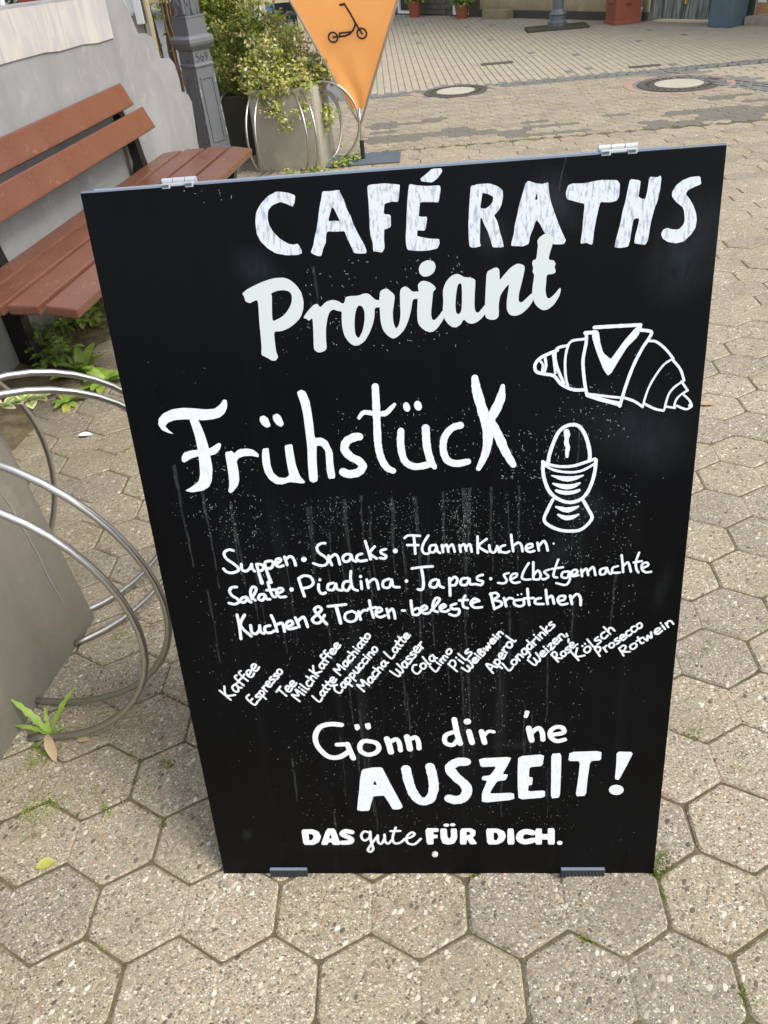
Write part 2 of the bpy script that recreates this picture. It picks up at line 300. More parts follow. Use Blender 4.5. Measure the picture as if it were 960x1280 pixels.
class MB:
    def __init__(s): s.v = []; s.f = []; s.m = []
    def add(s, vs, fs, mi=0):
        b = len(s.v); s.v += [tuple(v) for v in vs]; s.f += [tuple(i + b for i in f) for f in fs]; s.m += [mi] * len(fs); return s
    def box(s, lo, hi, mi=0, bev=0.0, M=None):
        """box with chamfered edges when bev > 0"""
        bm = bmesh.new(); bmesh.ops.create_cube(bm, size=1)
        for v in bm.verts: v.co = Vector([lo[i] + (v.co[i] + 0.5) * (hi[i] - lo[i]) for i in range(3)])
        if bev: bmesh.ops.bevel(bm, geom=list(bm.edges), offset=bev, segments=2, affect='EDGES', profile=0.6)
        if M is not None: bmesh.ops.transform(bm, matrix=M, verts=bm.verts)
        bm.verts.index_update(); s.add([v.co[:] for v in bm.verts], [[v.index for v in f.verts] for f in bm.faces], mi); bm.free(); return s
    def tube(s, pts, r, seg=10, mi=0, caps=True):
        pts = [Vector(p) for p in pts]; n = len(pts); rr = r if isinstance(r, (list, tuple)) else [r] * n
        t = (pts[1] - pts[0]).normalized(); u = t.orthogonal().normalized(); vs = []
        for i, p in enumerate(pts):
            t = (pts[min(i + 1, n - 1)] - pts[max(i - 1, 0)]).normalized(); u = (u - t * u.dot(t)).normalized(); w_ = t.cross(u)
            for k in range(seg):
                a = 2 * math.pi * k / seg; vs.append(p + (u * math.cos(a) + w_ * math.sin(a)) * rr[i])
        fs = [(i * seg + k, i * seg + (k + 1) % seg, (i + 1) * seg + (k + 1) % seg, (i + 1) * seg + k) for i in range(n - 1) for k in range(seg)]
        if caps: fs += [tuple(range(seg))[::-1], tuple((n - 1) * seg + k for k in range(seg))]
        return s.add(vs, fs, mi)
    def lathe(s, prof, c=(0, 0, 0), seg=24, mi=0, rot=0.0, sq=False):
        """prof: (r, z); sq=True makes a square section"""
        seg = 4 if sq else seg; vs = []
        for r, z in prof:
            for k in range(seg):
                a = rot + 2 * math.pi * (k + (0.5 if sq else 0)) / seg; q = r * (math.sqrt(2) if sq else 1)
                vs.append((c[0] + q * math.cos(a), c[1] + q * math.sin(a), c[2] + z))
        n = len(prof)
        fs = [(i * seg + k, i * seg + (k + 1) % seg, (i + 1) * seg + (k + 1) % seg, (i + 1) * seg + k) for i in range(n - 1) for k in range(seg)]
        fs += [tuple(range(seg))[::-1], tuple((n - 1) * seg + k for k in range(seg))]
        return s.add(vs, fs, mi)
    def prism(s, outline, depth, frame, mi=0):
        """outline in (a,b); frame = (origin, A, B, Nrm); extruded from 0 to depth along Nrm"""
        O, A, B, Nn = [Vector(x) for x in frame]; n = len(outline)
        tri = tessellate_polygon([[Vector((a, b, 0)) for a, b in outline]])
        vs = [O + A * a + B * b for a, b in outline] + [O + A * a + B * b + Nn * depth for a, b in outline]
        def area(): return sum(outline[i][0] * outline[(i + 1) % n][1] - outline[(i + 1) % n][0] * outline[i][1] for i in range(n))
        flip = (area() > 0) == (A.cross(B).dot(Nn) * depth > 0)
        fs = []
        for t in tri:
            a = (outline[t[1]][0] - outline[t[0]][0]) * (outline[t[2]][1] - outline[t[0]][1]) - (outline[t[2]][0] - outline[t[0]][0]) * (outline[t[1]][1] - outline[t[0]][1])
            t = tuple(t) if a > 0 else tuple(t)[::-1]
            ccw_up = A.cross(B).dot(Nn) * depth > 0
            top = tuple(i + n for i in t); bot = t[::-1]
            if not ccw_up: top, bot = top[::-1], bot[::-1]
            fs += [top, bot]
        for i in range(n):
            j = (i + 1) % n; q = (i, j, j + n, i + n); fs.append(q if flip else q[::-1])
        return s.add(vs, fs, mi)
    def build(s, name, mats, parent=None, smooth=False, loc=None):
        return newobj(name, s.v, s.f, mats, parent, smooth, s.m if isinstance(mats, list) and len(mats) > 1 else None, loc)
def autosmooth(o, ang=40):
    me = o.data; me.polygons.foreach_set('use_smooth', [True] * len(me.polygons))
    bm = bmesh.new(); bm.from_mesh(me)
    for e in bm.edges:
        e.smooth = not (len(e.link_faces) == 2 and e.calc_face_angle(0) > math.radians(ang))
    bm.to_mesh(me); bm.free(); return o
def catmull(p, per=6):
    if len(p) < 3: return [tuple(p[0][k] + (p[-1][k] - p[0][k]) * i / per for k in range(len(p[0]))) for i in range(per + 1)]
    q = [p[0]] + list(p) + [p[-1]]; out = []
    for i in range(1, len(q) - 2):
        for j in range(per):
            t = j / per
            out.append(tuple(0.5 * (2 * b + (c - a) * t + (2 * a - 5 * b + 4 * c - d) * t * t + (3 * b - a - 3 * c + d) * t ** 3) for a, b, c, d in zip(q[i - 1], q[i], q[i + 1], q[i + 2])))
    return out + [tuple(p[-1])]
def proj(p):
    q = Matrix(Rm).transposed() @ (Vector(p) - CAM)
    if q.z > -0.05: return None
    return 480 + 962 * q.x / -q.z, 640 - 962 * q.y / -q.z

# ------------------------------------------------------------------ ground and paving
newobj('ground', [(-80, -40, -0.07), (80, -40, -0.07), (80, 90, -0.07), (-80, 90, -0.07)], [(0, 1, 2, 3)], 'asphalt')['kind'] = 'structure'
bed = newobj('pavement', [(-3.2, -2.85, -0.0036), (12, -2.85, -0.0036), (12, 7.86, -0.0036), (-3.2, 7.86, -0.0036)], [(0, 1, 2, 3)], 'joint'); bed['kind'] = 'structure'
HW, PITCH, HE, HZ = 0.17335, 0.13870, 0.0913, 0.0474
NOUT = [0]
def honey_mesh(seed, flat=False):
    r = random.Random(seed); g = 0.0020
    e, z, W_ = HE / 2, HZ, HW
    O = [(0, -e), (W_ / 2, -e - z), (W_, -e), (1.5 * W_, -e - z), (2 * W_, -e), (2 * W_, e), (1.5 * W_, e + z), (W_, e), (W_ / 2, e + z), (0, e)]
    O = [(x - W_, y) for x, y in O]
    def inset(pts, d):
        out = []; n = len(pts)
        for i in range(n):
            p0, p1, p2 = Vector(pts[i - 1]), Vector(pts[i]), Vector(pts[(i + 1) % n])
            n1 = Vector((-(p1 - p0).y, (p1 - p0).x)).normalized(); n2 = Vector((-(p2 - p1).y, (p2 - p1).x)).normalized()
            b = (n1 + n2); b = b / max(0.25, b.length_squared) * 2; out.append(p1 + b * d)
        return out
    base = inset(O, g); A = []; own = []
    for i, p in enumerate(base):              # worn, slightly cut corners everywhere except at the waist
        p = Vector((p[0] + r.uniform(-.0010, .0010), p[1] + r.uniform(-.0010, .0010)))
        if i in (2, 7): A.append(p); own.append(i); continue
        for q in (base[i - 1], base[(i + 1) % 10]):
            A.append(p + (Vector(q) - p).normalized() * r.uniform(.004, .0075)); own.append(i)
    n = len(A); bv = 0.0046; w0, w1 = own.index(2), own.index(7)
    V = [(x, y, -0.028) for x, y in A] + [(x, y, -0.0036) for x, y in A]
    F = [(i, (i + 1) % n, n + (i + 1) % n, n + i) for i in range(n)]
    caps = []
    for half in ([k % n for k in range(w1, n + w0 + 1)], list(range(w0, w1 + 1))):
        t = inset([A[k] for k in half], bv); b0 = len(V)
        V += [(p[0], p[1], r.uniform(-.0004, .0004)) for p in t]
        F += [(n + half[j], n + half[j + 1], b0 + j + 1, b0 + j) for j in range(len(half) - 1)]
        caps.append((b0, len(half)))
    d = (A[w1] - A[w0]).normalized() * 0.004; mi = len(V)
    V += [(*(A[w0] + d), -0.0014), (*(A[w1] - d), -0.0014)]
    for (b0, c), (x0, x1) in zip(caps, ((w0, w1), (w1, w0))):      # last point of a half lies at x0, the first at x1
        m0, m1 = (mi, mi + 1) if x0 == w0 else (mi + 1, mi)
        F += [(n + x0, m0, b0 + c - 1), (m0, m1, b0, b0 + c - 1), (m1, n + x1, b0), tuple(range(b0, b0 + c))]
    NOUT[0] = n
    return V, F
HM = [honey_mesh(i) for i in range(6)]
MATN = ['stone', 'stone_b', 'stone_c', 'stone_dark']
meshes = {}
for i, (V, F) in enumerate(HM):
    for m in MATN:
        me = bpy.data.meshes.new('paving_stone'); me.from_pydata(V, [], F); me.materials.append(MAT[m]); me.update(); meshes[i, m] = me
ROT = 0.020; cR, sR = math.cos(ROT), math.sin(ROT)
def lat(x, y): x -= 0.4053; return 0.4053 + x * cR - y * sR, -0.0495 + x * sR + y * cR
blocks = []
rp = random.Random(11)
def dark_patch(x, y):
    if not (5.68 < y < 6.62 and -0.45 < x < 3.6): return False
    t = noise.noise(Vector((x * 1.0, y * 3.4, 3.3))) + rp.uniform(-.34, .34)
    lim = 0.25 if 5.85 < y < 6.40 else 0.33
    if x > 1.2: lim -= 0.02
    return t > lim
for r in range(-20, 58):
    for k in range(-14, 26):
        x = 0.4053 + (k + 0.5) * 2 * HW + (0.0867 if r % 2 else 0) - HW + HW; y = r * PITCH
        X, Y = lat(x, y)
        if not (-2.9 < X < 6.2 and Y < 5.56 + .03 * X): continue
        if X < -1.72 + 0.09 * (Y - 2.2) and Y < 4.9: continue
        if -1.46 < X < -1.09 and -0.1 < Y < 0.62: continue
        if (X - 2.28) ** 2 + (Y - 7.24) ** 2 < 0.49 ** 2 or (X - .29) ** 2 + (Y - 7.78) ** 2 < 0.38 ** 2: continue
        if Y > 7.75 - (X - 2.33) * 1.68 - 0.12 and X > 2.1: continue      # beyond the branching gutter
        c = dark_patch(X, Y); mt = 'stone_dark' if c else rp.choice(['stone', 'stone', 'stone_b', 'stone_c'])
        z = rp.uniform(-.0012, .0012); tl = (rp.uniform(-.004, .004), rp.uniform(-.004, .004)); rz = ROT + rp.uniform(-.005, .005) + (math.pi if rp.random() < .5 else 0)
        q = proj((X, Y, 0)); vis = -1
        if q and -60 < q[0] < 1020 and -20 < q[1] < 1340:
            inb = 120 + (q[1] - 250) * .21 < q[0] < 880 - (q[1] - 190) * .10 and 215 < q[1] < 1050
            vis = 0.01 if inb else 1.0 / ((Vector((X, Y, 0)) - CAM).length ** 3)
            if inb: vis = 0.0001 * vis
        blocks.append((vis, X, Y, z, tl, rz, rp.randrange(6), mt))
blocks.sort(key=lambda b: -b[0])
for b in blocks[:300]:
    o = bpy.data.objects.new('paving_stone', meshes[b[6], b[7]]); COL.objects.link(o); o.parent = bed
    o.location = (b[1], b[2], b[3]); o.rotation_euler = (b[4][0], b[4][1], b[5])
rest = MB()
SC = 0.62                                       # smaller blocks of the same kind from the mossy line to the gutter
for r in range(0, 34):
    for k in range(-20, 46):
        x = (k * 2 + (.5 if r % 2 else 0)) * HW * SC - .2; y = 5.63 + r * PITCH * SC
        X, Y = x, y + .03 * x
        if not (-2.9 < X < 6.2 and Y < 7.71 + .042 * X) or (X < -1.5 and Y < 4.9): continue
        if (X - 2.28) ** 2 + (Y - 7.24) ** 2 < 0.46 ** 2 or (X - .29) ** 2 + (Y - 7.78) ** 2 < 0.36 ** 2: continue
        if Y > 7.75 - (X - 2.33) * 1.68 - 0.12 and X > 2.1: continue
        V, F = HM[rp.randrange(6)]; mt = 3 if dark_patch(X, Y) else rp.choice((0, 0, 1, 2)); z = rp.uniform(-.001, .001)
        rest.add([(X + v[0] * SC - v[1] * SC * .03, Y + v[1] * SC + v[0] * SC * .03, z + v[2]) for v in V], F[NOUT[0]:], mt)
for b in blocks[300:]:
    c, s = math.cos(b[5]), math.sin(b[5]); V, F = HM[b[6]]; far = b[2] > 3.5
    if far: F = F[NOUT[0]:]
    rest.add([(b[1] + v[0] * c - v[1] * s, b[2] + v[0] * s + v[1] * c, b[3] + v[2] + b[4][0] * v[1]) for v in V], F, MATN.index(b[7]))
tag(rest.build('paving_stones', MATN, bed), kind='stuff')

# gutter of small dark setts, its branch, and the pavers of the square beyond
plaza = newobj('square', [(-0.75, 7.86, -0.010), (14, 7.86, -0.010), (14, 20, -0.010), (-3.0, 20, -0.010), (-2.0, 13.9, -0.010)], [(0, 1, 2, 3, 4)], 'joint_far'); plaza['kind'] = 'structure'
gut = MB(); rg = random.Random(3)
def sett_row(p0, p1, width, rows, L=0.10):
    p0, p1 = Vector(p0), Vector(p1); d = (p1 - p0).normalized(); nn = Vector((-d.y, d.x)); n = int((p1 - p0).length / L)
    for r_ in range(rows):
        off = (r_ + 0.5) * width / rows - width / 2
        for i in range(n):
            c = p0 + d * ((i + 0.5 + 0.4 * (r_ % 2)) * L) + nn * off; hx, hy = L / 2 - 0.005, width / rows / 2 - 0.005
            if (c - Vector((.29, 7.80))).length < 0.36: continue
            z = 0.004 + rg.uniform(-.003, .003)
            vs = [c + d * (sx * hx * q) + nn * (sy * hy * q) for q in (1, .86) for sx, sy in ((-1, -1), (1, -1), (1, 1), (-1, 1))]
            gut.add([(v.x, v.y, (z - 0.02 if i_ < 4 else z)) for i_, v in enumerate(vs)], [(0, 1, 5, 4), (1, 2, 6, 5), (2, 3, 7, 6), (3, 0, 4, 7), (4, 5, 6, 7)])
sett_row((-0.75, 7.84), (2.30, 7.96), 0.16, 2)
sett_row((2.30, 7.96), (6.0, 8.15), 0.22, 3); sett_row((2.22, 7.86), (4.5, 4.2), 0.30, 4)
gut.add([(-.75, 7.55, -.0028), (2.3, 7.67, -.0028), (6.0, 7.83, -.0028), (6, 8.37, -.0028), (2.3, 8.15, -.0028), (-.75, 8.03, -.0028)], [(0, 1, 2, 3, 4, 5)])
for (ax, ay), (bx_, by_) in (((2.20, 7.88), (4.5, 4.2)),):
    dd = Vector((bx_ - ax, by_ - ay)).normalized(); nn_ = Vector((-dd.y, dd.x)) * .16
    gut.add([(ax - nn_.x, ay - nn_.y, -.0025), (bx_ - nn_.x, by_ - nn_.y, -.0025), (bx_ + nn_.x, by_ + nn_.y, -.0025), (ax + nn_.x, ay + nn_.y, -.0025)], [(0, 1, 2, 3)])
gut.add([(2.3, 7.6, -.0031), (2.3, 6.9, -.0031), (6, 1.2, -.0031), (6, 7.84, -.0031)], [(0, 1, 2, 3)])
tag(gut.build('gutter_setts', 'sett', bed), kind='stuff')
fp = MB(); rf = random.Random(5)
def paver(x, y, hx, hy, rz, z, mi=0):
    c, s = math.cos(rz), math.sin(rz); vs = []
    for q, dz in ((1, -0.006), (1 - 0.006 / hy, 0)):
        for sx, sy in ((-1, -1), (1, -1), (1, 1), (-1, 1)):
            a, b = sx * (hx - (1 - q) * hy), sy * hy * q; vs.append((x + a * c - b * s, y + a * s + b * c, z + dz))
    fp.add(vs, [(0, 1, 5, 4), (1, 2, 6, 5), (2, 3, 7, 6), (3, 0, 4, 7), (4, 5, 6, 7)], mi)
for i in range(-30, 200):
    for j in range(0, 90):
        # blocks stand in columns that run away from the camera
        px_, py_ = i * 0.072, 7.98 + j * 0.145 + (0.072 if i % 2 else 0)
        x = 0.2 + px_ * 0.997 + (py_ - 7.9) * -0.06; y = py_ + px_ * 0.055
        if x < -0.72 - (y - 7.9) * 0.24 or x > 7.5 or y < 8.02 + 0.03 * x or y > 16: continue
        if (x + .67) * .7405 + (y - 15.7) * .672 > 0.0: continue                  # the facade
        if y < 8.5 and (x - .29) ** 2 + (y - 7.8) ** 2 < .13: continue
        paver(x, y, 0.0708, 0.0345, 0.055 + math.pi / 2, rf.uniform(-.0015, .0015), 0 if rf.random() < .993 else 1)
for i in range(-5, 30):
    for j in range(0, 12):          # wedge between the two branches of the gutter
        x = 2.5 + i * 0.2 + (0.1 if j % 2 else 0); y = 7.80 - j * 0.105 + x * 0.01
        if y > 7.75 - (x - 2.33) * 1.62 + 0.42 and x < 6: 
            if y < 7.83 + (x - 2.3) * .05: paver(x, y, 0.0965, 0.0485, 0.02, rf.uniform(-.002, .002))
tag(fp.build('small_pavers', ['stone_far', 'sett'], plaza), kind='stuff')
newobj('lane', [(-0.75, 7.6, -0.003), (-0.75, 7.95, -0.003), (-2.3, 14.2, -0.003), (-9, 19, -0.003), (-9, 6.6, -0.003), (-2.0, 6.6, -0.003)], [(5, 4, 3, 2, 1, 0)][0:1], 'asphalt')['kind'] = 'structure'
for ob in [bpy.data.objects['lane']]:
    pass

# manholes
def manhole(x, y, r, fill, label, bricks):
    e = empty('manhole_cover', (x, y, 0)); tag(e, label, 'manhole cover', 'manhole covers in the square')
    m = MB(); m.lathe([(r, -0.01), (r, 0.004), (r * 0.93, 0.006), (r * 0.92, 0.002), (fill * 1.02, 0.002), (fill, 0.006), (fill * .99, -0.01)], seg=40)
    for a in range(28):
        t = a * 2 * math.pi / 28; rr = (r * .92 + fill) / 2; m.box((-.018, -.012, 0.002), (.018, .012, .008), M=Matrix.Translation((rr * math.cos(t), rr * math.sin(t), 0)) @ Matrix.Rotation(t, 4, 'Z'))
    m.build('iron_ring', 'manhole_iron', e); f = MB(); f.lathe([(fill * 0.985, -0.01), (fill * .985, 0.0045)], seg=36); f.build('concrete_centre', 'manhole_fill', e)
    for (bx, by, hx, hy, rz) in bricks:
        b = MB(); b.box((-hx, -hy, -0.012), (hx, hy, 0.003), bev=0.002); o = b.build('brick', 'brick_red', e); o.location = (bx, by, 0); o.rotation_euler = (0, 0, rz)
    s = MB(); s.lathe([(r + .20, -0.012), (r + .20, -0.0022)], seg=40); s.build('bed', 'sett', e)
manhole(0.29, 7.78, 0.31, 0.19, 'round iron manhole cover with pale centre set in the dark gutter line', [(-.39, -.02, .045, .11, .45), (.39, .02, .045, .11, .45), (0, -.37, .08, .03, 0)])
manhole(2.28, 7.24, 0.36, 0.215, 'larger round iron manhole cover ringed by pinkish bricks, right of the gutter cover', [(.44 * math.cos(a), .44 * math.sin(a), .035, .085, a) for a in [i * math.pi / 8 + .2 for i in range(16)]])
dr = MB(); dr.box((.62, 9.17, .001), (.98, 9.30, .006), bev=.002)
tag(dr.build('drain_grate', 'manhole_iron'), 'small dark drain grate in the square behind the gutter manhole', 'drain grate')
dr = MB(); dr.box((2.05, 8.22, .001), (2.36, 8.31, .006), bev=.002)
tag(dr.build('drain_grate', 'manhole_iron'), 'small rust brown grate beside the fork of the dark gutter', 'drain grate')

# ------------------------------------------------------------------ the chalkboard
LEAN = math.radians(13.865)
sign = empty('pavement_sign', (0, 0, 0)); tag(sign, "large black A-frame café board hand lettered in white, standing on the paving", 'pavement sign')
BH, BW, BT = 1.2022, 0.80, 0.010
UB, VB, NB = Vector((1, 0, 0)), Vector((0, math.sin(LEAN), math.cos(LEAN))), Vector((0, -math.cos(LEAN), math.sin(LEAN)))
bmx = Matrix(((1, 0, 0), (0, math.cos(LEAN), math.sin(LEAN)), (0, -math.sin(LEAN), math.cos(LEAN)))).to_4x4()   # local x=u, y=into board, z=v
panel = MB(); panel.box((-BW / 2, 0, 0.0), (BW / 2, BT, BH), bev=0.0012).build('front_panel', 'board', sign)
fpn = sign.children[0]; fpn.matrix_local = bmx
edge = MB()
edge.box((-BW / 2 + .001, .0012, BH + .0003), (BW / 2 - .001, BT + .004, BH + .0022)).build('top_edge', 'edge', sign).matrix_local = bmx
def bl(u, d, v): return Vector((u, 0, 0)) + VB * v - NB * d
rear = MB(); th = math.radians(12.5)
rmx = Matrix.Translation(bl(0, 0.016, BH - 0.004)) @ Matrix.Rotation(-th * -1, 4, 'X')
rear.box((-0.392, 0.0, -1.20), (0.338, 0.010, 0.001), bev=.001); ro = rear.build('rear_panel', 'board', sign); ro.matrix_local = rmx
er = MB(); er.box((-0.391, .0002, 0.0012), (0.337, .0118, 0.003)); er.build('rear_top_edge', 'edge', sign).matrix_local = rmx
for u0, u1, lb in ((-0.294, -0.250, 'open silver hinge at the left'), (0.251, 0.297, 'silver hinge at the right')):
    h = MB(); L = u1 - u0
    h.box((u0 + .001, 0.001, BH + .0005), (u1 - .001, 0.021, BH + .0045), bev=.001)
    for a, b in ((0, .31), (.33, .67), (.69, 1)):
        n_ = 12; c = (0, 0.011, BH + 0.0068); x0, x1 = u0 + L * a, u0 + L * b
        h.tube([(x0, c[1], c[2]), (x1, c[1], c[2])], 0.0037, n_)
    for a in (.04, .72): h.box((u0 + L * a, -0.0012, BH - .002), (u0 + L * (a + .24), .0005, BH + .004), 0, .0005)
    for a in (.06, .74): h.box((u0 + L * a, -0.0022, BH - .0005), (u0 + L * (a + .18), -.0013, BH + .0025), 1)
    o = h.build('hinge', ['hinge', 'hinge_dark'], sign); o.matrix_local = bmx; o['label'] = lb
for u0, u1 in ((-0.309, -0.237), (0.232, 0.312)):
    f = MB(); f.box((u0, -0.005, -0.003), (u1, 0.012, 0.0145), bev=.0012); n = 13
    for i in range(n): x = u0 + (u1 - u0) * (i + .5) / n; f.box((x - .0015, -0.0065, -0.0025), (x + .0015, -0.0048, .013), bev=.0004)
    f.box((u0 + .001, -0.0055, .0146), (u1 - .001, .0, .0158), 1)
    f.build('rubber_foot', ['rubber', 'edge'], sign).matrix_local = bmx
rv = MB(); rv.tube([(0.004, -0.0035, 0.051), (0.004, 0.001, 0.051)], [0.0055, 0.0058], 14); rv.tube([(0.004, -0.0042, 0.051), (0.004, -.0035, 0.051)], [0.0028, 0.005], 14)
rv.build('rivet', 'rivet', sign).matrix_local = bmx
